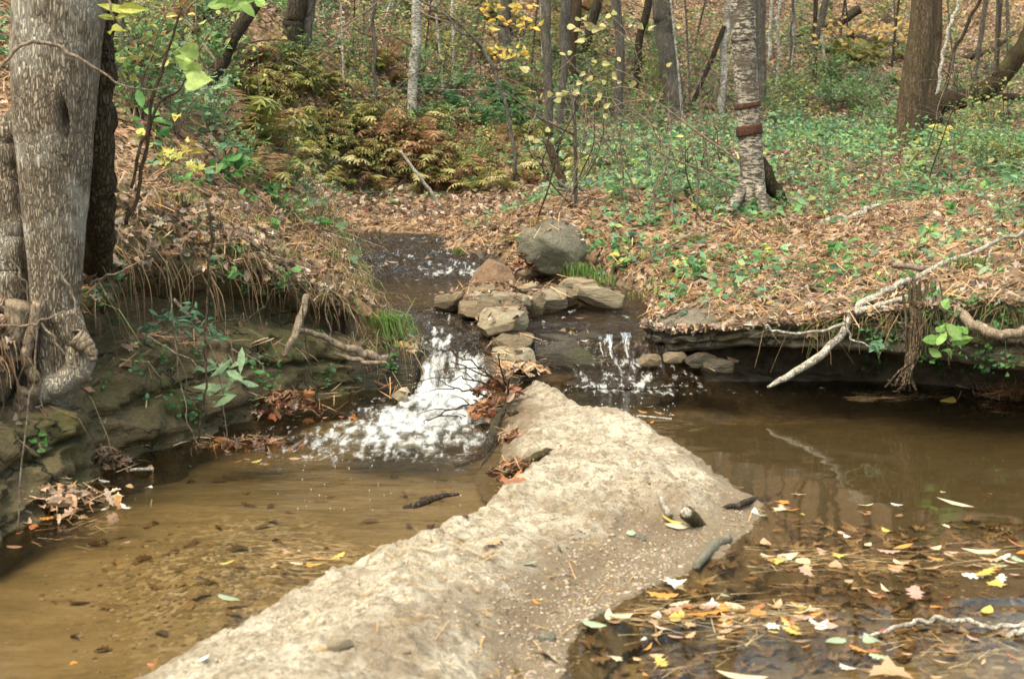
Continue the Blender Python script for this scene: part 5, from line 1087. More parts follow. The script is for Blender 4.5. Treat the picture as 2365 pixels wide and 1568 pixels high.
# twig arching across the big tree, and the twin dark stems to its right
for k_, (pts, D_, ws, mat, lab) in enumerate([
    ([(-10, 170), (40, 112), (85, 95), (140, 110), (200, 150), (260, 185), (330, 205), (400, 200)], 6.35, [7, 8, 9, 9, 7, 5, 4, 2], 'twig', 'grey bare twig arching across the big pale trunk'),
    ([(420, 20), (380, 140), (352, 220), (330, 330), (300, 430)], 6.9, [5, 7, 8, 8, 8], 'twig_dark', 'upper dark slender stem leaning right beside the big tree'),
    ([(470, 100), (420, 200), (360, 250), (330, 380), (296, 520)], 7.0, [2, 4, 7, 9, 10], 'twig_dark', 'lower dark slender stem leaning right beside the big tree'),
    ([(40, 1230), (52, 1040), (78, 860), (100, 660), (112, 560)], 5.3, [4, 4, 4, 4, 3], 'twig', 'out of focus thin stem in front of the tree roots'),
    ([(0, 750), (60, 750), (100, 740), (140, 722)], 5.2, [4, 5, 5, 3], 'root', 'tan curling root strand before the tree hollow'),
    ([(95, 745), (130, 790), (170, 850), (190, 870)], 5.2, [5, 5, 4, 3], 'root', 'tan strand slanting right before the tree hollow'),
    ([(-5, 560), (30, 600), (60, 670), (66, 740)], 5.2, [4, 4, 3, 2], 'root', 'blurry tan stalk at the left edge'),
    ([(110, 600), (160, 660), (178, 720), (215, 800)], 5.3, [3, 4, 3, 2], 'root', 'pale strand crossing the lower trunk'),
    ([(640, 850), (600, 1010), (610, 1000)], 7.9, [0.1, .1, .1], 'twig', None)]):
    if lab is None: continue
    P_ = [at(a_, b_, D_) for a_, b_ in pts]; V, F = tube(P_, np.array(ws) / 2 / FPX * D_, 7, m=len(P_) * 8, wob=.015, seed=k_ + 40); tag(mk('twig', V, F, M[mat], origin=P_[-1]), lab, 'twig')
# debris knot at the head of the sandbar: dark sticks, twigs and a short log
log('driftwood', [(1050, 1076, 10), (1080, 1064, 20), (1118, 1040, 26), (1140, 1000, 24), (1152, 965, 18), (1160, 950, 10)], [7.35, 7.4, 7.5, 7.7, 7.9, 8.0], 'bark_dark', 'dark wet driftwood curling along the sandbar head', 'driftwood')
log('driftwood', [(1100, 955, 9), (1140, 960, 15), (1180, 958, 13), (1196, 950, 8)], [8.15, 8.1, 8.1, 8.1], 'bark_dark', 'short black stick lying on the sandbar head', 'driftwood', snap=.05)
log('driftwood', [(1148, 1108, 8), (1182, 1090, 16), (1222, 1066, 22), (1262, 1044, 16), (1296, 1030, 8)], 7.3, 'bark_brown', 'half buried root bridging the hollow in the sandbar side', 'driftwood', snap=.012, lump=.3, wob=.01)
pile(see(1232, 1088) - [0, .01, .01], (.09, .06), 50, DKP2 := np.array([(.22, .10, .05), (.14, .08, .05), (.30, .19, .11)]), 'dark debris packed in the hollow of the sandbar side', hgt=.05, nn=60, seed=23, smin=.02, smax=.05) if False else None
for k_, pts in enumerate([[(1165, 905), (1148, 880), (1112, 850), (1068, 822), (1010, 805)], [(1170, 900), (1130, 870), (1075, 850), (1035, 838)], [(1160, 935), (1100, 905), (1050, 898), (1010, 880)], [(1160, 940), (1085, 935), (1040, 945), (1000, 965), (980, 975)],
        [(1150, 900), (1095, 878), (1040, 872)], [(1168, 890), (1158, 850), (1148, 812)], [(1172, 930), (1176, 890), (1160, 860)], [(1175, 960), (1120, 990), (1090, 1010)], [(1140, 985), (1090, 975), (1060, 960)]]):
    D_ = 8.35; P_ = [at(a_, b_, D_ - .1 * i) for i, (a_, b_) in enumerate(pts)]; mbt = MB(); mbt.add(*tube(P_, np.linspace(.007, .0025, len(P_)), 6, m=len(P_) * 7, wob=.02, seed=k_))
    for j in range(2):
        q = P_[1 + j % (len(P_) - 1)]; e_ = q + np.array([-.10 * (1 + j), -.03, .05 * (-1) ** j + .02]); mbt.add(*tube([q, (q + e_) / 2 + [0, 0, .01], e_], [.004, .003, .0015], 5, m=8, wob=.01, seed=j))
    tag(mbt.build('twig', M['twig_dark'], origin=P_[0]), 'bare dark twig sticking out of the sandbar head over the foam', 'twig', 'bare twigs over the foam')
log('stick', [(1608, 1308, 20), (1632, 1280, 24), (1655, 1255, 26), (1682, 1243, 24)], [5.42, 5.52, 5.62, 5.68], 'boulder', 'grey green lichened stick at the right edge of the sandbar', 'stick', wob=.005, snap=.03)
# snapped branch piece with pale cut end
DB = see(1592, 1195)[1] - .06; bb_ = at(1592, 1188, DB); root = empty('branch_piece', bb_)
V, F = tube([at(1640, 1235, DB + .05), at(1610, 1205, DB), at(1586, 1185, DB - .05)], np.array([14, 30, 36]) / 2 / FPX * 6, 14, m=14, lump=.1); mk('bark', V, F, M['bark_brown'], parent=root)
V, F = tube([at(1588, 1186, DB - .045), at(1584, 1183, DB - .065)], np.array([25, 25]) / 2 / FPX * 6, 14); mk('cut_end', V, F, M['deadwood'], parent=root); tag(root, 'short branch piece with a pale orange cut end on the sandbar', 'branch')
log('stick', [(1525, 1148, 12), (1535, 1170, 13), (1548, 1192, 15)], [6.15, 6.1, 6.02], 'deadwood', 'tan stub of wood left of the cut branch piece', 'stick', wob=.002, snap=.03)
log('stick', [(1672, 1172, 10), (1730, 1160, 16), (1770, 1152, 20), (1792, 1140, 8)], [6.05, 6.1, 6.12, 6.15], 'bark_dark', 'dark stick at the right tip of the sandbar', 'stick', snap=.02)
log('stick', [(1985, 1470, 7), (2050, 1455, 10), (2120, 1432, 11), (2200, 1432, 12), (2290, 1442, 13), (2380, 1450, 15)], [4.58, 4.62, 4.69, 4.69, 4.66, 4.62], 'deadwood', 'long thin grey stick lying in the shallows at lower right', 'stick', extra=[([(2370, 1455, 8), (2340, 1462, 7), (2330, 1485, 5)], 4.6)])
log('stick', [(1470, 960, 5), (1552, 968, 6)], [8.0, 7.95], 'deadwood', 'small pale stick at the right edge of the sandbar head', 'stick', wob=.001)
log('stick', [(930, 1172, 8), (965, 1165, 18), (1010, 1148, 16), (1060, 1140, 6)], [6.28, 6.28, 6.35, 6.4], 'bark_dark', 'dark sunken stick in the shallow left pool', 'stick', wob=.002)
log('stick', [(300, 1085, 8), (355, 1082, 8)], [6.8, 6.85], 'deadwood', 'pale floating stick at the left bank foot', 'stick', wob=.001)
print('wood', time.time() - T0)

# ---------------------------------------------------------------- floating and lying leaves, one by one
LM = {}
LCN = {'yellow': (.52, .42, .10), 'pale cream': (.56, .48, .33), 'white': (.62, .60, .55), 'orange': (.55, .24, .05), 'brown': (.26, .15, .08), 'tan': (.46, .31, .18), 'red': (.36, .07, .05), 'grey green': (.30, .38, .26), 'pink brown': (.42, .27, .22), 'rust': (.36, .13, .05)}
SHN = {'oval': OVAL, 'lobed': OAK, 'maple': MAPLE, 'heart shaped': HEART, 'narrow': LONG}
def leafmesh(cn, sn):
    if (cn, sn) not in LM:
        TV, TF = SHN[sn]; TV = TV * [1, 1, -.4]; o = mk('fallen_leaf', TV, TF, M['wetleaf'], origin=(0, 0, 0), col=np.tile(LCN[cn], (len(TV), 1)), smooth=False); LM[(cn, sn)] = [o, False]
    return LM[(cn, sn)]
rg = np.random.default_rng(99)
SPEC = []
def leaf_at(px, py, wpx, cn, sn, z=None, where='floating on the right pool', rot=None, tilt=.15, own=None):
    if z is None:
        q = see(px, py); q = q + [0, 0, .008]
    else: q = gz(px, py, z)
    e_ = leafmesh(cn, sn); o = e_[0]
    if e_[1]: o = o.copy(); COL.objects.link(o)
    e_[1] = True; s = wpx / FPX * q[1]
    o.location = q.tolist(); o.scale = (s, s, s * rg.uniform(.4, 1.6)); o.rotation_euler = (rg.normal() * tilt, rg.normal() * tilt, rg.uniform(0, 6.28) if rot is None else rot)
    tag(o, own or f'{cn} {sn} leaf {where}', 'leaf', f'{cn} {sn} leaves {where}')
for px, py, w_, cn, sn, lab in [(2055, 1545, 150, 'tan', 'maple', 'largest curled peach leaf at the lower right'), (1960, 1540, 75, 'white', 'lobed', 'small white lobed leaf touching the curled peach leaf'), (1715, 1560, 125, 'pale cream', 'oval', 'long cream oval leaf at the bottom right of centre'),
        (1928, 1478, 62, 'grey green', 'heart shaped', 'grey green rounded leaf under the long grey stick'), (2012, 1475, 66, 'grey green', 'heart shaped', 'second grey green rounded leaf under the stick'), (2045, 1455, 38, 'red', 'heart shaped', 'bright red leaf touching the long grey stick'),
        (1825, 1440, 60, 'yellow', 'lobed', 'yellow lobed leaf left of the grey stick'), (1835, 1458, 60, 'yellow', 'lobed', 'lower of two yellow leaves left of the grey stick'), (1640, 1412, 120, 'orange', 'lobed', 'large orange brown oak leaf in the needle raft'),
        (2115, 1370, 80, 'pink brown', 'lobed', 'curled pinkish leaf floating alone'), (2165, 1400, 40, 'orange', 'heart shaped', 'small orange leaf floating right of the pink one'), (2300, 1345, 50, 'yellow', 'maple', 'yellow star leaf near the right edge'),
        (2280, 1408, 58, 'yellow', 'oval', 'pale yellow oval leaf above the grey stick'), (2210, 1162, 86, 'pale cream', 'narrow', 'cream narrow leaf drifting on the dark pool'), (2270, 1272, 84, 'pale cream', 'narrow', 'long cream leaf in the drifting raft'), (2275, 1320, 90, 'yellow', 'lobed', 'curled yellow leaf under the drifting raft'),
        (2250, 1328, 60, 'white', 'lobed', 'white lobed leaf under the long cream leaf'), (1560, 1345, 70, 'white', 'maple', 'white star leaf at the edge of the sandbar'), (1530, 1372, 80, 'orange', 'lobed', 'orange leaf just under the white star leaf'), (1930, 1305, 70, 'tan', 'oval', 'tan curled leaf in the raft centre'),
        (1690, 1365, 0, 'tan', 'oval', None), (2190, 925, 75, 'yellow', 'oval', 'yellow leaf floating below the hanging roots'), (1370, 1440, 62, 'grey green', 'oval', 'grey green leaf at the wet sand edge'), (1810, 1175, 60, 'pale cream', 'maple', 'pale star leaf at the right tip of the sandbar'), (1900, 895, 20, 'white', 'oval', 'tiny white leaf on the dark pool by the branch')]:
    if lab: leaf_at(px, py, w_, cn, sn, .006, own=lab, tilt=.12)
for px, py, w_, cn, sn, lab in [(528, 1380, 75, 'grey green', 'oval', 'grey green oval leaf on the left pool edge'), (508, 1498, 40, 'white', 'maple', 'white leaf left of the sandbar foot'), (486, 1508, 0, 'white', 'oval', None), (577, 1465, 30, 'yellow', 'lobed', None), (525, 1298, 40, 'yellow', 'oval', 'small yellow leaf on the left pool'), (343, 1125, 40, 'white', 'oval', 'white leaf at the left bank foot'),
        (240, 1110, 35, 'white', 'lobed', 'white lobed leaf at the left bank foot'), (70, 1188, 45, 'yellow', 'lobed', 'yellow leaf at far left waterline'), (170, 1530, 42, 'orange', 'oval', 'orange brown leaf in the lower left shallows'), (50, 1162, 40, 'white', 'narrow', 'narrow white leaf at the far left waterline')]:
    if lab: leaf_at(px, py, w_, cn, sn, .006, where='floating on the left pool', own=lab)
for px, py, w_, cn, sn, lab in [(1220, 1305, 45, 'grey green', 'oval', 'round pale green leaf on the wet sand'), (1140, 1255, 70, 'tan', 'lobed', 'curled tan leaf in the middle of the sandbar'), (1295, 1275, 44, 'grey green', 'oval', 'grey leaf on the flat wet sand'), (1552, 1205, 55, 'yellow', 'oval', 'yellow leaf beside the cut branch piece'), (1565, 1218, 60, 'pale cream', 'oval', 'cream leaf under the yellow one by the cut branch'),
        (1458, 1235, 30, 'grey green', 'heart shaped', 'small green leaf on the damp sand'), (1275, 1520, 110, 'pale cream', 'maple', 'big cream curled leaf at the sandbar edge, bottom centre'), (1195, 1555, 60, 'yellow', 'oval', 'golden leaf at the bottom edge of the sandbar'), (1075, 1195, 34, 'pink brown', 'oval', 'small pink leaf on the sandbar crest'), (1170, 1112, 50, 'rust', 'maple', 'rust red leaf below the driftwood'), (1200, 1112, 44, 'rust', 'lobed', 'dark red leaf touching the rust leaf'),
        (470, 1525, 34, 'white', 'oval', 'white pebble like leaf at the sandbar foot'), (700, 1165, 0, '', '', None), (1240, 1395, 30, 'orange', 'oval', 'small orange leaf on the sandy slope'), (360, 1540, 62, 'tan', 'lobed', 'curled tan leaf at the lower left sand edge'), (1780, 1165, 0, '', '', None), (830, 700, 0, '', '', None), (1305, 1510, 0, '', '', None)]:
    if lab: leaf_at(px, py, w_, cn, sn, None, where='on the sandbar', own=lab, tilt=.3)
CN = list(LCN); SN = list(SHN)
cw = np.array([.10, .12, .05, .14, .18, .22, .01, .03, .12, .05]); cw /= cw.sum()
def raft(px0, px1, py0, py1, n, where, smin=22, smax=60, z=.006, slope=0.0):
    for i in range(n):
        px = rg.uniform(px0, px1); py = (py0 + py1) / 2 + rg.normal() * (py1 - py0) / 3.2 + slope * (px - px0)
        leaf_at(px, py, rg.uniform(smin, smax), CN[rg.choice(10, p=cw)], SN[rg.choice(5, p=[.3, .28, .14, .08, .2])], z, where)
raft(1480, 1900, 1390, 1450, 48, 'in the needle raft beside the sandbar', 25, 60)
raft(1380, 1680, 1340, 1530, 22, 'in the shallows right of the sandbar foot', 25, 60)
raft(1740, 2365, 1262, 1315, 44, 'in the drifting raft on the right pool', 25, 60)
raft(1900, 2360, 1310, 1400, 8, 'between the rafts on the right pool', 22, 50)
raft(1780, 2360, 1130, 1240, 15, 'on the open right pool', 18, 42)
raft(1650, 2000, 1420, 1540, 8, 'on the lower right pool', 24, 46)
raft(1960, 2360, 1480, 1560, 12, 'on the gravel shallows at lower right', 24, 60)
raft(1700, 1830, 1155, 1200, 8, 'at the right tip of the sandbar', 20, 46)
raft(1460, 1560, 940, 990, 6, 'along the sandbar head waterline', 14, 28)
raft(20, 300, 1120, 1250, 18, 'at the left bank waterline', 18, 40)
raft(620, 790, 1265, 1310, 14, 'against the left edge of the sandbar', 16, 44)
raft(540, 700, 1050, 1070, 10, 'off the leaf pile in the left pool', 14, 34)
raft(230, 560, 1480, 1560, 9, 'on the lower left shallows', 16, 40)
raft(840, 1000, 585, 615, 8, 'in the upper stream riffle', 16, 34, .52)
raft(1280, 1440, 640, 780, 10, 'caught on the wet shelf', 14, 30, .32)
# needle rafts, sunken litter, debris piles : uncountable
mb = MB()
def nraft(px0, px1, py0, py1, n, z=.008, L=(.06, .16), horiz=.35):
    for i in range(int(n * 1.0)):
        q = gz(rg.uniform(px0, px1), (py0 + py1) / 2 + rg.normal() * (py1 - py0) / 3, z); a = rg.normal() * horiz; l_ = rg.uniform(*L) / 2; dv = np.array([math.cos(a), math.sin(a), rg.normal() * .03]) * l_; s = np.array([-dv[1], dv[0], 0]) / l_ * .0017
        c = np.array([(.48, .36, .18), (.42, .27, .12), (.55, .45, .26), (.36, .22, .10)][rg.integers(0, 4)]) * rg.uniform(.7, 1.2); mb.add([q - dv - s, q - dv + s, q + dv + s * .4, q + dv - s * .4], np.array([[0, 1, 2, 3]]), c)
nraft(1440, 1900, 1380, 1450, 150); nraft(1740, 2365, 1265, 1320, 120); nraft(1980, 2200, 905, 925, 60, horiz=.15); nraft(1960, 2100, 912, 920, 20, horiz=.1); nraft(1480, 1800, 1340, 1520, 60, horiz=.8); nraft(60, 260, 1150, 1240, 60, horiz=.8)
nraft(620, 800, 1260, 1310, 50); nraft(2000, 2360, 1440, 1560, 30, horiz=.8); nraft(1460, 1620, 960, 1000, 24, horiz=.3); nraft(2270, 2365, 890, 935, 70, .03, horiz=.7)
tag(mb.build('pine_needles', M['needle'], smooth=False), 'floating straw coloured pine needles gathered in rafts on the pool', 'pine needles', kind='stuff')
# scattered needles, bits and pebbles on the sandbar
mb = MB(); cnt = 0
for i in range(420):
    px, py = rg.uniform(700, 1780), rg.uniform(900, 1560); x_, y_ = gz(px, py, .1)[:2]; s1, _ = segdist(np.array([x_]), np.array([y_]), spoly)
    if s1[0] > -.03: continue
    h, nn = drop(x_, y_)
    if h is None: continue
    q = np.array(h[:]) + [0, 0, .006]; a = rg.uniform(0, 6.28); l_ = rg.uniform(.02, .075); dv = np.array([math.cos(a), math.sin(a), rg.normal() * .12]) * l_; s = np.array([-dv[1], dv[0], 0]) / l_ * .0018
    mb.add([q - dv - s, q - dv + s, q + dv + s, q + dv - s], np.array([[0, 1, 2, 3]]), np.array((.52, .34, .15)) * rg.uniform(.6, 1.2))
tag(mb.build('pine_needles', M['needle'], smooth=False), 'single orange pine needles strewn over the sandbar', 'pine needles', kind='stuff')
mb = MB(); CV, CF = cube_sphere(4)
def pebble(q, s, c): mb.add(CV * np.array([s, s * rg.uniform(.6, 1), s * rg.uniform(.4, .7)]) * (1 + .15 * rg.normal(size=(len(CV), 1)) * .4) + q, CF, c)
for px, py, w_, lab in [(785, 1502, 66, 'largest pale rounded pebble on the lower sandbar'), (1262, 1480, 44, 'upright purple grey pebble at the wet edge'), (1230, 1300, 0, ''), (1100, 1440, 20, 'small grey pebble on the sand slope'), (1330, 1350, 24, 'grey pebble on the flat wet sand'), (1480, 1248, 26, 'flat grey pebble near the lichened stick'), (1390, 1420, 26, 'bluish pebble at the right waterline'), (940, 1510, 18, 'tiny tan pebble on the crest')]:
    if w_:
        q = see(px, py); sz = w_ / FPX * q[1]; rock('pebble', q + [0, sz * .3, sz * .12], (sz, sz * .8, sz * .6), M['slab' if 'pale' in lab or 'tan' in lab else 'boulder'], lab, 'pebble', seed=int(px), cuts=6, rough=.04, box=.2)
PB = [(.24, .20, .15), (.30, .26, .22), (.17, .13, .09), (.32, .26, .18), (.26, .20, .17)]
for i in range(4200):
    k_ = rg.integers(0, 4)
    px, py = [(rg.uniform(1150, 1420), rg.uniform(1330, 1568)), (rg.uniform(1280, 1560), rg.uniform(1230, 1400)), (rg.uniform(500, 1500), rg.uniform(940, 1568)), (rg.uniform(1400, 1760), rg.uniform(1120, 1300))][k_]
    x_, y_ = gz(px, py, .06)[:2]; s1, _ = segdist(np.array([x_]), np.array([y_]), spoly)
    if s1[0] > .05: continue
    h, nn = drop(x_, y_)
    if h is not None: pebble(np.array(h[:]), rg.uniform(.002, .0075) * (1.5 if k_ < 2 and rg.random() < .25 else 1), np.array(PB[rg.integers(0, 5)]) * rg.uniform(.7, 1.25) if k_ != 2 else np.array((.44, .36, .25)) * rg.uniform(.45, 1.3))
M['pebble'] = mat_leaf('pebble_stone', 0, .7)
tag(mb.build('gravel', M['pebble']), 'tiny pebbles and sand crumbs strewn on the sandbar', 'gravel', kind='stuff')
mb = MB()
for i in range(1500):
    k_ = rg.random()
    if k_ < .6: px, py = 480 + rg.normal() * 170, 1370 + rg.normal() * 75
    elif k_ < .85: px, py = rg.uniform(1950, 2360), rg.uniform(1440, 1568)
    else: px, py = rg.uniform(1350, 2360), rg.uniform(1330, 1568)
    x_, y_ = gz(px, py, -.1)[:2]; h, nn = drop(x_, y_)
    if h is not None and h[2] < .015: pebble(np.array(h[:]), rg.uniform(.004, .013), np.array(PB[rg.integers(0, 5)]) * rg.uniform(.5, 1.6))
tag(mb.build('gravel', M['pebble']), 'small stones covering the bed of the shallow pools', 'gravel', kind='stuff')
mb = MB(); P2 = []; N2 = []
for i in range(900):
    px, py = rg.uniform(1300, 2365), rg.uniform(1180, 1568); x_, y_ = gz(px, py, -.12)[:2]; h, nn = drop(x_, y_)
    if h is not None and h[2] < -.01: P2.append(h[:]); N2.append((0, 0, 1.))
for i in range(70):
    px, py = rg.uniform(150, 1100), rg.uniform(1080, 1500); x_, y_ = gz(px, py, -.12)[:2]; h, nn = drop(x_, y_)
    if h is not None and h[2] < -.01: P2.append(h[:]); N2.append((0, 0, 1.))
P2 = np.array(P2) + [0, 0, .01]; V, F, C = inst(OAK, P2, frames(np.array(N2), rg, .1), rg.uniform(.05, .11, len(P2)), np.array([(.15, .09, .05), (.22, .14, .08), (.30, .2, .1), (.10, .06, .035)])[rg.integers(0, 4, len(P2))], rg=rg); mb.add(V, F, C)
tag(mb.build('sunken_leaves', M['wetleaf'], smooth=False), 'brown sunken leaves lying on the pool bottom', 'fallen leaves', kind='stuff')
# leaf piles
def pile(c, rad, n, pal, label, nn=80, hgt=.08, seed=0, smin=.04, smax=.09):
    rg = np.random.default_rng(seed); mb = MB(); a = rg.normal(size=(n, 2)) * .5; r2 = np.clip(1 - (a ** 2).sum(1), 0, 1); pos = np.asarray(c) + np.column_stack([a * rad, r2 * hgt * rg.uniform(.3, 1, n)])
    for T_, sl in ((OAK, slice(0, n // 2)), (OVAL, slice(n // 2, n))):
        V, F, C = inst(T_, pos[sl], frames(np.tile([0, 0, 1.], (len(pos[sl]), 1)), rg, .7), rg.uniform(smin, smax, len(pos[sl])), pal[rg.integers(0, len(pal), len(pos[sl]))] * rg.uniform(.6, 1.3, (len(pos[sl]), 1)), rg=rg); mb.add(V, F, C)
    pos = np.asarray(c) + np.column_stack([rg.normal(size=(nn, 2)) * .5 * rad, rg.uniform(0, hgt, nn)]); V, F, C = inst(NEED, pos, frames(np.tile([0, 0, 1.], (nn, 1)), rg, .5), rg.uniform(.07, .13, nn), NP[rg.integers(0, 4, nn)], rg=rg); mb.add(V, F, C)
    return tag(mb.build('leaf_pile', M['wetleaf'], smooth=False, origin=c), label, 'leaf pile', kind='stuff')
DKP = np.array([(.22, .08, .04), (.14, .06, .035), (.34, .14, .05), (.10, .045, .03), (.28, .16, .09)])
pile(gz(668, 955, .02), (.30, .16), 150, DKP, 'dark red brown leaf pile at the foot of the left bank', hgt=.14, nn=160, seed=1)
pile(gz(560, 1030, .0), (.26, .12), 60, DKP, 'low raft of leaves and needles in front of the left leaf pile', hgt=.04, nn=160, seed=2)
pile(at(1150, 905, 8.45), (.12, .18), 120, DKP, 'wet dark leaves jammed on the sandbar head', hgt=.1, nn=60, seed=3)
pile(see(1190, 1010) - [0, .02, .02], (.07, .14), 60, DKP, 'wet brown leaves plastered on the sandbar scarp', hgt=.06, nn=60, seed=13, smin=.03, smax=.06)
pile(at(1200, 855, 8.9), (.16, .12), 90, PAL[[0, 2, 4, 6]], 'tan leaves caught where sandbar meets the slabs', hgt=.06, nn=60, seed=4)
pile(at(1120, 955, 8.1), (.08, .16), 80, DKP, 'rusty wet leaves on the foam side of the sandbar head', hgt=.08, nn=60, seed=5)
pile(see(1195, 1085) - [0, .03, 0], (.11, .08), 60, DKP, 'leaves trapped under the driftwood stump', hgt=.06, nn=60, seed=6, smin=.03, smax=.06)
pile(at(1180, 668, 11.3), (.35, .07), 110, PAL[[0, 1, 2, 4, 6]], 'leaves packed behind the stone row', hgt=.07, nn=90, seed=7)
pile(at(1210, 620, 12.0), (.10, .1), 50, DKP, 'orange leaves wedged between the wedge rock and boulder', hgt=.14, nn=30, seed=8)
pile(at(1150, 715, 10.4), (.08, .08), 30, PAL[[0, 2, 4]], 'few leaves on the slab stones', hgt=.04, nn=30, seed=9)
pile(gz(2330, 915, .02), (.22, .10), 12, DKP, 'heap of rusty pine needles at the right pool edge', hgt=.08, nn=260, seed=10)
pile(gz(100, 1170, .02), (.36, .22), 120, PAL[[0, 1, 2, 6, 7, 9]], 'brown leaf and twig debris at the far left waterline', hgt=.10, nn=160, seed=11)
pile(gz(220, 1075, .02), (.22, .14), 70, PAL[[0, 1, 3, 5]], 'leaf debris at the foot of the bank under the big tree', hgt=.10, nn=140, seed=12)
print('leaves', time.time() - T0)

# droplets and bubbles
mb = MB(); CVs, CFs = cube_sphere(2)
def blobs(n, fx, smin, smax):
    for i in range(n):
        q = fx(); s = rg.uniform(smin, smax); mb.add(CVs * [s, s, s * rg.uniform(.7, 1.3)] + q, CFs, (.6, .63, .66))
blobs(260, lambda: np.array([rg.uniform(-.68, -.10), y_ := rg.uniform(8.5, 9.3), float(zf1(-.3, y_)) + .01 + abs(rg.normal()) * .035]), .0015, .0035)
blobs(90, lambda: np.array([rg.normal() * .35 - .85, rg.normal() * .30 + 7.75, .004]), .0015, .0032)
blobs(50, lambda: np.append(gz(rg.uniform(640, 1120), rg.uniform(1050, 1180), 0)[:2], .003), .0015, .003)
blobs(36, lambda: np.array([rg.uniform(.35, 1.2), rg.uniform(9.05, 9.3), .008 + abs(rg.normal()) * .02]), .0015, .003)
blobs(26, lambda: np.append(gz(rg.uniform(1380, 1560), rg.uniform(920, 960), 0)[:2], .003), .002, .004)
m_, t_, b_, o_ = newmat('bubble'); b_.inputs['Base Color'].default_value = (.6, .63, .66, 1); b_.inputs['Roughness'].default_value = .15; M['bubble'] = m_
tag(mb.build('foam_bubbles', M['bubble']), 'white bubbles and spray around the cascade', 'foam', kind='stuff')

# ---------------------------------------------------------------- individual plants
def plant(px, py, name, label, leaves, stems, tmpl, size, cols, seed, base=None, mat='green', lift=0, cat='plant', d=None, group=None):
    """stems: polylines as (px,py) lists starting at the base; leaves spread along them"""
    rg = np.random.default_rng(seed); b = (see(px, py) if d is None else at(px, py, d)); D_ = b[1]; root = empty(name, b); ms = MB(); ml = MB()
    for sN, st in enumerate(stems):
        P_ = [at(px + a_, py + b_, D_ + .04 * rg.normal()) for a_, b_ in st]; ms.add(*tube(P_, np.linspace(.004, .0018, len(P_)), 5, m=len(P_) * 5), col=(.2, .17, .08))
        C_ = catmull(P_, 40); k = leaves
        ii = rg.integers(8, 40, k); ii[:2] = 39; pos = C_[ii] + rg.normal(size=(k, 3)) * size * .35
        nn = np.tile([0, -.55, .8], (k, 1)); col = np.asarray(cols)[rg.integers(0, len(cols), k)] * rg.uniform(.75, 1.2, (k, 1)); V, F, C = inst(tmpl, pos, frames(nn, rg, .4), size * rg.uniform(.7, 1.2, k), col, rg=rg); ml.add(V, F, C)
    ms.build('stem', M['twig'], parent=root); ml.build('leaves', M[mat], parent=root, smooth=False); tag(root, label, cat, group); return root
G1 = [(.09, .24, .06), (.12, .30, .08), (.07, .18, .05)]; G2 = [(.10, .22, .12), (.14, .28, .16)]; Y1 = [(.62, .55, .14), (.58, .48, .12), (.5, .5, .14)]; LG = [(.30, .42, .24), (.24, .36, .2)]
S = lambda *a: list(a)
plant(535, 430, 'leafy_plant', 'large leaved bright green plant on the left bank top', 5, [S((0, 0), (-5, -40), (0, -60)), S((0, 0), (15, -30), (20, -45))], HEART, .13, G1, 1)
plant(640, 480, 'leafy_plant', 'green heart leaved plant trailing on the left bank top', 4, [S((0, 0), (-10, -20), (-20, -40)), S((0, 0), (20, -10), (40, -10))], HEART, .10, G1, 2)
plant(480, 270, 'leafy_plant', 'pale green plant behind the dark slender stems', 7, [S((0, 0), (0, -40), (-20, -70)), S((0, 0), (15, -30), (25, -60)), S((0, 0), (-40, -20), (-60, -40))], OVAL, .13, G2 + LG, 3)
plant(350, 330, 'leafy_plant', 'yellow green plant right of the big tree', 6, [S((0, 0), (-20, -40), (-30, -80)), S((0, 0), (20, -30), (40, -60))], OVAL, .12, G1 + Y1[:1], 4)
plant(380, 380, 'leafy_plant', 'yellow leaved plant at the bank top by the big tree', 7, [S((0, 0), (20, -20), (60, -10)), S((0, 0), (-5, -20), (10, -35))], MAPLE, .10, Y1, 5)
plant(430, 395, 'leafy_plant', 'orange tinted withering leaf plant on the bank top', 3, [S((0, 0), (5, -20), (8, -40))], LONG, .16, [(.5, .32, .10), (.55, .42, .12)], 6)
plant(515, 400, 'leafy_plant', 'teal leafed plant over the bank top centre', 8, [S((0, 0), (0, -40), (10, -70)), S((0, 0), (30, -30), (50, -50))], OVAL, .09, G2, 7)
plant(290, 190, 'leafy_plant', 'dark teal plant beside the slim pale trunk', 16, [S((0, 0), (0, -20), (0, -30))], OVAL, .10, [(.06, .14, .09)], 8)
plant(500, 840, 'leafy_plant', 'pale silvery green leafed plant hanging low on the bank face', 9, [S((0, 0), (15, 20), (30, 40)), S((0, 0), (0, 20), (-5, 30))], LONG, .13, LG, 9, d=7.25)
plant(455, 700, 'leafy_plant', 'dark green sprig on the bank face by the long vine', 9, [S((0, 60), (30, 50), (60, 70)), S((0, 60), (-20, 30), (-5, 10))], LONG, .085, G2, 10, d=7.35)
plant(375, 740, 'leafy_plant', 'dark green sprig left of the long vine', 9, [S((0, 0), (20, -5), (50, 10)), S((0, 0), (-20, 10), (-40, 20))], LONG, .08, [(.07, .16, .09)], 11, d=7.3)
plant(590, 850, 'leafy_plant', 'row of tiny green leaves along an arching stem', 12, [S((-40, -30), (-10, -10), (20, 20))], OVAL, .045, G1, 12, d=7.5)
plant(655, 650, 'leafy_plant', 'fresh green sprig at the bank corner', 9, [S((0, 20), (-10, 0), (15, -15))], HEART, .07, G1, 13)
plant(500, 640, 'leafy_plant', 'small green sprig at top of the long vine', 5, [S((60, 10), (50, 0), (40, -10))], OVAL, .06, G1, 14, d=7.5)
plant(95, 1040, 'leafy_plant', 'green leaf sprig in the debris under the big tree', 6, [S((0, 0), (-5, -15), (-20, -25))], HEART, .06, G1, 15, d=6.4)
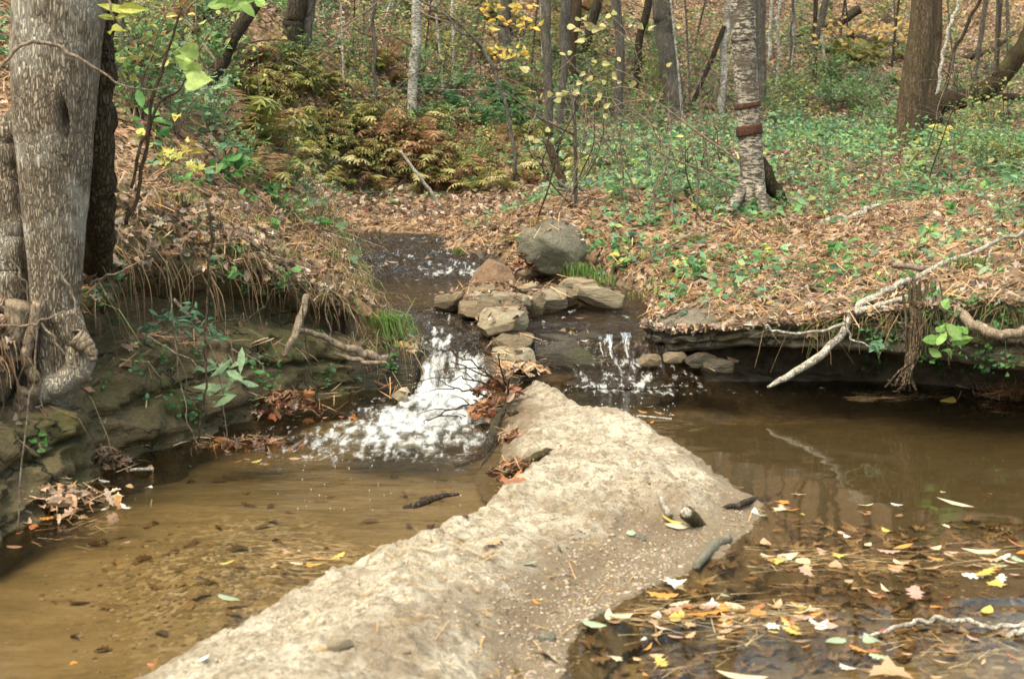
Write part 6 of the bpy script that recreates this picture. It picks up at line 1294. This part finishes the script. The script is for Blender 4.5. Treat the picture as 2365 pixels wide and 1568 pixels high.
plant(800, 600, 'leafy_plant', 'green leaf plant on the left bank beside the riffle', 10, [S((0, 40), (0, 0), (10, -10)), S((0, 20), (15, 10), (20, 20))], OVAL, .07, G1 + G2, 16)
plant(820, 720, 'leafy_plant', 'low green plant on the bank corner litter', 5, [S((0, 0), (-10, -15), (5, -20))], OVAL, .06, G1, 17)
plant(1935, 590, 'leafy_plant', 'dark green broad leafed plant on the right bank litter', 12, [S((0, 15), (-5, -10), (0, -25)), S((0, 10), (-15, 0), (-20, -10))], LONG, .11, G1, 18)
plant(1960, 605, 'leafy_plant', 'pale yellow green leaves beside the dark broad leafed plant', 5, [S((0, 0), (10, -5), (25, -2))], LONG, .09, Y1 + LG, 19)
plant(1705, 590, 'leafy_plant', 'small green plant above the ledge litter', 7, [S((0, 0), (-15, -5), (-20, -15)), S((0, 0), (5, 10), (10, 5))], OVAL, .08, G1 + G2, 20)
plant(1770, 600, 'leafy_plant', 'lime green starry leaf on the right bank', 5, [S((0, 10), (5, 0), (5, -10))], MAPLE, .08, [(.18, .32, .08)], 21)
plant(2120, 450, 'leafy_plant', 'green bushy plant behind the pale fallen branch', 22, [S((0, 30), (-10, 0), (-30, -10)), S((0, 30), (10, 0), (20, -15)), S((0, 20), (20, 10), (40, 10))], OVAL, .10, G1 + G2, 22)
plant(2205, 500, 'leafy_plant', 'low green plant at the right of the litter flat', 12, [S((0, 10), (-10, -5), (0, -15))], OVAL, .08, G1, 23)
plant(2190, 790, 'leafy_plant', 'bright green broad leaves hanging in front of the right root', 8, [S((20, -80), (10, -50), (0, -20), (-5, 10)), S((10, -50), (15, -30), (20, -10))], OVAL, .11, [(.18, .34, .08), (.22, .38, .10)], 24, d=8.1)
plant(2025, 800, 'leafy_plant', 'small teal leaf cluster at the end of a thin twig over the dark pool', 9, [S((20, 0), (0, 0), (-10, 5))], OVAL, .065, G2, 25, d=8.5)
plant(2155, 690, 'leafy_plant', 'green fernlike sprig beside the hanging roots', 9, [S((0, 10), (0, -5), (5, -15))], OVAL, .06, G1 + G2, 26, d=8.4)
plant(2270, 640, 'leafy_plant', 'green sprigs on the mossy bank top at the right edge', 14, [S((-20, 0), (0, -15), (30, -10)), S((10, 0), (40, 5), (60, -10))], OVAL, .07, G1 + LG, 27)
plant(2250, 740, 'leafy_plant', 'tiny green leaves dotting the mossy bank beneath the root', 14, [S((-80, -30), (-40, -20), (10, -60))], OVAL, .04, G1, 28, d=8.3)
plant(1725, 500, 'leafy_plant', 'green plant at the left foot of the banded birch', 26, [S((0, 0), (-20, -10), (-40, 10)), S((0, 0), (10, -20), (20, -30)), S((0, 0), (-25, 5), (-50, 25))], OVAL, .09, G1 + G2, 29)
plant(1790, 400, 'leafy_plant', 'light green leaf spray right of the banded birch', 10, [S((0, 0), (-10, -15), (-25, -25)), S((0, 0), (10, 5), (25, 10))], OVAL, .15, [(.16, .34, .12), (.12, .28, .10)], 30)
plant(2190, 350, 'leafy_plant', 'pale yellow leafed sapling at the right', 14, [S((0, 60), (0, 0), (-15, -60)), S((0, 40), (20, -10), (50, -20))], OVAL, .17, Y1, 31)
plant(2110, 400, 'leafy_plant', 'lime drooping leafed plant before the thick right trunk', 14, [S((0, 40), (0, 0), (-5, -30)), S((0, 40), (15, 10), (20, -15))], LONG, .20, [(.22, .32, .09), (.30, .36, .12)], 32)
plant(1430, 530, 'leafy_plant', 'green sprig above the boulder', 10, [S((0, 20), (-5, 5), (0, -10))], OVAL, .07, G1, 33)
plant(1330, 560, 'leafy_plant', 'leafy clump at the boulder shoulder', 12, [S((30, 30), (40, 10), (60, 0))], OVAL, .06, G1, 34)
plant(1240, 350, 'leafy_plant', 'dense deep green bush above the rusty mound', 46, [S((-60, 0), (-50, -60), (-60, -130)), S((-60, 0), (-40, -70), (-30, -120)), S((-60, 0), (-70, -50), (-90, -110))], OVAL, .10, [(.06, .15, .05), (.08, .18, .06)], 35)
plant(1000, 250, 'leafy_plant', 'teal green bush at the foot of the white spotted trunk', 40, [S((-60, 20), (-80, -20), (-90, -40)), S((-60, 20), (-30, -20), (-10, -50)), S((-60, 20), (-50, -20), (-50, -50))], OVAL, .10, [(.06, .16, .08), (.08, .18, .10)], 36)
rg = np.random.default_rng(55)
for i in range(110):
    zone = rg.integers(0, 4)
    px_, py_ = [(rg.uniform(1480, 2300), rg.uniform(420, 700)), (rg.uniform(1380, 1700), rg.uniform(400, 660)), (rg.uniform(330, 780), rg.uniform(330, 600)), (rg.uniform(1780, 2340), rg.uniform(270, 460))][zone]
    if zone == 2 and py_ > 430 + (px_ - 330) * .35: continue
    wn = ['on the right bank litter', 'between the boulder and the birch', 'on the left bank top', 'in the clearing round the thick right trunk'][zone]
    plant(px_, py_, 'seedling', 'small green seedling ' + wn, rg.integers(4, 9), [S((0, 0), (rg.normal() * 4, -10), (rg.normal() * 8, -18))], [OVAL, HEART, OVAL][rg.integers(0, 3)], rg.uniform(.045, .09), [G1, G2, G1 + Y1[:1]][rg.integers(0, 3)], 400 + i, group='seedlings ' + wn)

def shrub_proto(seed, H_, n, cols, tm, sz):
    rg = np.random.default_rng(seed); root = empty('leafy_shrub', (0, 0, 0)); ms = MB(); tips = []
    for i in range(7):
        e = np.array([rg.normal() * .30, rg.normal() * .30, rg.uniform(.55, 1.05)]) * H_; m1 = e * [.35, .35, .55] + rg.normal(size=3) * .03; ms.add(*tube([[0, 0, -.03], m1, e], [.006, .004, .002], 4, m=9, wob=.03, seed=i, closed_end=False)); c_ = catmull([[0, 0, 0], m1, e], 20); tips += list(c_[6:])
    tips = np.array(tips); p_ = tips[rg.integers(0, len(tips), n)] + rg.normal(size=(n, 3)) * [.10, .10, .05] * H_; p_[:, 2] = np.maximum(p_[:, 2], .03)
    V, F, C = inst(tm, p_, frames(np.tile([0, -.3, 1.], (n, 1)), rg, .5), rg.uniform(.7, 1.3, n) * sz, np.asarray(cols)[rg.integers(0, len(cols), n)] * rg.uniform(.7, 1.2, (n, 1)), rg=rg); ms.build('stem', M['twig'], parent=root)
    ml = MB(); ml.add(V, F, C); ml.build('leaves', M['green'], parent=root, smooth=False); return root
SG = [(.17, .30, .10), (.22, .36, .13), (.12, .24, .09)]; SY = [(.42, .42, .13), (.34, .38, .12), (.50, .44, .16)]; SM = [(.18, .32, .17), (.24, .38, .20)]
sprot = [[shrub_proto(800, .75, 130, SG, OVAL, .075), 0, 'green'], [shrub_proto(801, .95, 120, SG + SY, OVAL, .08), 0, 'yellow green'], [shrub_proto(802, .6, 120, SM, HEART, .06), 0, 'mint green'], [shrub_proto(803, 1.15, 100, SY, OVAL, .075), 0, 'yellowing'], [shrub_proto(804, .5, 140, SG + SM, OVAL, .055), 0, 'dense green'], [shrub_proto(805, .8, 90, [(.42, .22, .10), (.45, .32, .12), (.30, .16, .08)], OVAL, .07), 0, 'russet leaved']]
rg = np.random.default_rng(66)
def shrub_at(px_, py_, k_, where, s_=1.0):
    src, n_, cn = sprot[k_]; p_ = hit(px_, py_)
    if n_ == 0: r_ = src
    else:
        r_ = src.copy(); COL.objects.link(r_)
        for ch in list(src.children): c = ch.copy(); COL.objects.link(c); c.parent = r_
    sprot[k_][1] += 1; r_.location = p_.tolist(); r_.rotation_euler = (0, 0, rg.uniform(0, 6.28)); r_.scale = (s_, s_, s_ * rg.uniform(.8, 1.2)); tag(r_, f'{cn} shrub {where}', 'shrub', f'{cn} shrubs {where}')
for (a_, b_, c_, d_, n_, ks, where, sc_) in [(270, 560, 60, 330, 26, [0, 1, 2, 4, 5], 'on the slope between the big tree and the ferns', .8), (860, 1200, 300, 440, 30, [5, 3, 5, 1], 'among the ferns of the mound', .6), (560, 840, 230, 420, 16, [5, 1, 3, 0], 'among the ferns of the left slope', .6), (500, 960, 20, 200, 26, [0, 1, 2, 4, 5, 5], 'high on the left slope', 1.0), (960, 1330, 10, 260, 34, [0, 1, 2, 3, 4], 'on the slope behind the fern mound', 1.0),
        (1300, 1690, 60, 330, 30, [1, 2, 3, 0, 4], 'among the central grey trunks', .9), (1780, 2080, 190, 330, 26, [0, 2, 2, 4, 1], 'in the clearing behind the banded birch', .9), (1780, 2360, 20, 180, 24, [1, 3, 5, 4], 'around the fallen logs', 1.0), (2180, 2365, 230, 420, 12, [0, 1, 4], 'at the right edge beyond the mossy tree', .8),
        (1380, 1680, 380, 520, 16, [2, 4, 0], 'between the broken stem and the birch', .45), (1800, 2340, 380, 520, 14, [4, 2, 1], 'on the litter flat by the thick trunk', .45), (330, 760, 380, 560, 12, [4, 0, 2], 'on the left bank top', .4)]:
    for i in range(int(n_ * 1.25)):
        px_, py_ = rg.uniform(a_, b_), rg.uniform(c_, d_)
        if a_ == 860 and py_ < 290 + (px_ - 950) * .22: continue
        if a_ == 330 and py_ > 420 + (px_ - 330) * .35: continue
        shrub_at(px_, py_, ks[rg.integers(0, len(ks))], where, sc_ * rg.uniform(.7, 1.25))
print('shrubs', time.time() - T0)

rg = np.random.default_rng(88)
for i in range(130):
    rgt = i % 2 == 0; px_, py_ = (rg.uniform(1960, 2360), rg.uniform(690, 850)) if rgt else (rg.uniform(230, 930), rg.uniform(500, 1000))
    h = bvh.ray_cast(Vector((0, 0, CAM_H)), Vector(ray(px_, py_)).normalized())
    if h[0] is None or h[0][2] < .05 or h[0][1] < 5 or h[0][1] > 10.5: continue
    wn = 'on the mossy right bank face' if rgt else 'on the dark left bank face'; q = np.array(h[0][:]) - np.array(ray(px_, py_)) * .03
    root = empty('sprig', q); n = int(rg.integers(5, 16)); p_ = q + rg.normal(size=(n, 3)) * [.035, .02, .03]; V, F, C = inst([OVAL, DIAM, HEART][i % 3], p_, frames(np.tile([.1, -.8, .6], (n, 1)), rg, .5), rg.uniform(.018, .042, n), np.asarray(G1 + G2)[rg.integers(0, 5, n)] * rg.uniform(.6, 1.2, (n, 1)), rg=rg)
    ml = MB(); ml.add(V, F, C); ml.build('leaves', M['green'], parent=root, smooth=False); V, F = tube([q + [0, .02, 0], p_.mean(0), p_[0]], [.003, .002, .001], 4, m=6); mk('stem', V, F, M['twig'], parent=root); tag(root, 'small green sprig ' + wn, 'plant', 'sprigs ' + wn)

# sapling with yellow leaves in the middle of the picture
def sapling(name, basepx, D_, polys, leafpts, tmpl, size, cols, label, mat='green', w0=.006, seed=0):
    rg = np.random.default_rng(seed); b = at(*basepx, D_); root = empty(name, b)
    for pl in polys:
        P_ = [at(a_, b_, D_ + rg.normal() * .04) for a_, b_ in pl]; V, F = tube(P_, np.linspace(w0, w0 * .35, len(P_)), 6, m=len(P_) * 7, wob=.015, seed=int(pl[0][0])); mk('stem', V, F, M['twig'], parent=root)
    ml = MB(); pos = np.array([at(a_, b_, D_ + rg.normal() * .12) for a_, b_ in leafpts]); n = len(pos); nn = np.tile([0, -.9, .35], (n, 1)); Fm = frames(nn, rg, .4)
    V, F, C = inst(tmpl, pos, Fm, size * rg.uniform(.75, 1.2, n), np.asarray(cols)[rg.integers(0, len(cols), n)] * rg.uniform(.85, 1.15, (n, 1)), rg=rg); ml.add(V, F, C); ml.build('leaves', M[mat], parent=root, smooth=False); tag(root, label, 'sapling'); return root
YL = [(1320,62),(1335,45),(1350,42),(1368,40),(1332,70),(1405,38),(1418,30),(1415,75),(1392,62),(1455,60),(1480,62),(1498,75),(1505,65),(1300,125),(1316,122),(1358,145),(1372,142),(1400,148),(1430,138),(1412,150),(1345,172),(1338,192),(1362,182),(1325,205),(1305,213),(1292,220),(1270,218),(1282,210),(1250,222),(1212,160),(1330,215),(1345,220),(1395,190),(1420,178),(1430,190),(1445,185),(1462,195),(1350,238),(1378,235),(1392,250),(1402,245),(1398,268),(1385,222),(1300,240),(1265,300),(1275,325),(1240,325),(1470,205),(1375,68),(1385,55),(1505,230),(1530,160),(1545,150),(1568,62),(1340,95),(1310,235),(1288,232),(1360,60),(1450,90),(1475,175)]
sapling('sapling', (1560, 520), 10.6, [[(1560, 520), (1540, 380), (1500, 230), (1460, 100), (1400, 20), (1370, -20)], [(1520, 300), (1440, 240), (1360, 220), (1290, 225), (1210, 235)], [(1490, 200), (1420, 160), (1350, 180)], [(1465, 110), (1420, 70), (1340, 60)], [(1500, 230), (1400, 250), (1270, 330)]], YL[::2] + YL[1::4], HEART, .062, [(.52, .46, .19), (.46, .43, .20), (.42, .42, .18)], 'sapling with scattered bright yellow leaves hanging in the centre of the wood', seed=1)
OL = [(1120 + rg.uniform(-10, 130), 10 + rg.uniform(0, 60)) for _ in range(40)] + [(1140 + rg.uniform(-10, 80), 105 + rg.uniform(0, 30)) for _ in range(30)]
sapling('sapling', (1180, 240), 19.5, [[(1180, 240), (1195, 150), (1180, 60), (1150, -10)], [(1190, 60), (1240, 40), (1290, 30)], [(1190, 110), (1150, 112), (1120, 105)]], OL, OVAL, .10, [(.62, .40, .08), (.60, .48, .12)], 'small tree with orange yellow leaves at the top behind the thin trunks', seed=2)
OR = [(2000 + rg.uniform(-120, 110), 70 + rg.normal() * 16) for _ in range(80)]
sapling('sapling', (2010, 180), 30.0, [[(2010, 180), (1990, 110), (1960, 60)], [(1995, 110), (2060, 80), (2110, 70)]], OR, OVAL, .14, [(.60, .38, .14), (.62, .46, .16)], 'orange leafed low shrub glowing above the fallen log', seed=3)
TL = [(438, 118), (425, 140), (445, 165), (455, 185)]
sapling('vine', (470, -20), 5.9, [[(590, -40), (480, -10), (432, 30), (440, 70), (425, 115)], [(470, 100), (495, 150), (480, 170)]], TL, HEART, .11, [(.24, .38, .09), (.30, .42, .12)], 'climbing vine with big green and brown leaf dangling at upper left', seed=4)
sapling('vine', (240, -20), 6.2, [[(240, -30), (262, 30), (300, 80), (320, 110)]], [(250, 40), (262, 68), (285, 35), (300, 20), (268, 20)], LONG, .14, [(.45, .48, .10), (.38, .42, .1)], 'yellow green leaves hanging beside the big trunk at the top', seed=5)
sapling('sapling', (385, 200), 8.5, [[(480, 210), (465, 140), (455, 60), (448, -20)], [(460, 120), (490, 60), (520, 10)], [(462, 150), (500, 205)], [(455, 60), (425, 40), (420, 10)]], [(520, 8), (535, 5), (560, 3), (570, 20), (500, 12), (545, 18), (600, 5)], OVAL, .11, [(.22, .36, .09)], 'slim pale branching sapling with a few green leaves at the top left', seed=6)
rg = np.random.default_rng(77)
TWL = ['bare brown shrub stem in the green clearing', 'bare brown shrub stem on the upper left slope', 'bare brown shrub stem behind the boulder']
for i in range(90):
    zone = [0, 0, 1, 2][i % 4]; px_, py_ = [(rg.uniform(1380, 2340), rg.uniform(250, 470)), (rg.uniform(780, 1200), rg.uniform(60, 250)), (rg.uniform(1180, 1680), rg.uniform(380, 520))][zone]; b = hit(px_, py_); mbt = MB(); H_ = rg.uniform(.5, 1.5); ln = rg.normal() * .3
    e_ = b + [ln * H_, rg.normal() * .15, H_]; m1 = (b + e_) / 2 + [rg.normal() * .08, 0, 0]; mbt.add(*tube([b, m1, e_], [.009, .007, .003], 5, m=12, wob=.04, seed=i))
    for j in range(5):
        t_ = rg.uniform(.3, .95); q = b + (e_ - b) * t_; dv = np.array([rg.normal() * .5, rg.normal() * .3, rg.uniform(0, .5)]) * H_ * .55; mbt.add(*tube([q, q + dv * .5 + [0, 0, .03], q + dv], [.005, .003, .0015], 4, m=8, wob=.03, seed=j + i))
    tag(mbt.build('bare_shrub', M['twig' if i % 3 else 'twig_dark'], origin=b), TWL[zone], 'shrub', ['bare stems in the clearing', 'bare stems on the slope', 'bare stems behind the boulder'][zone])
print('done', time.time() - T0, len(bpy.data.objects))
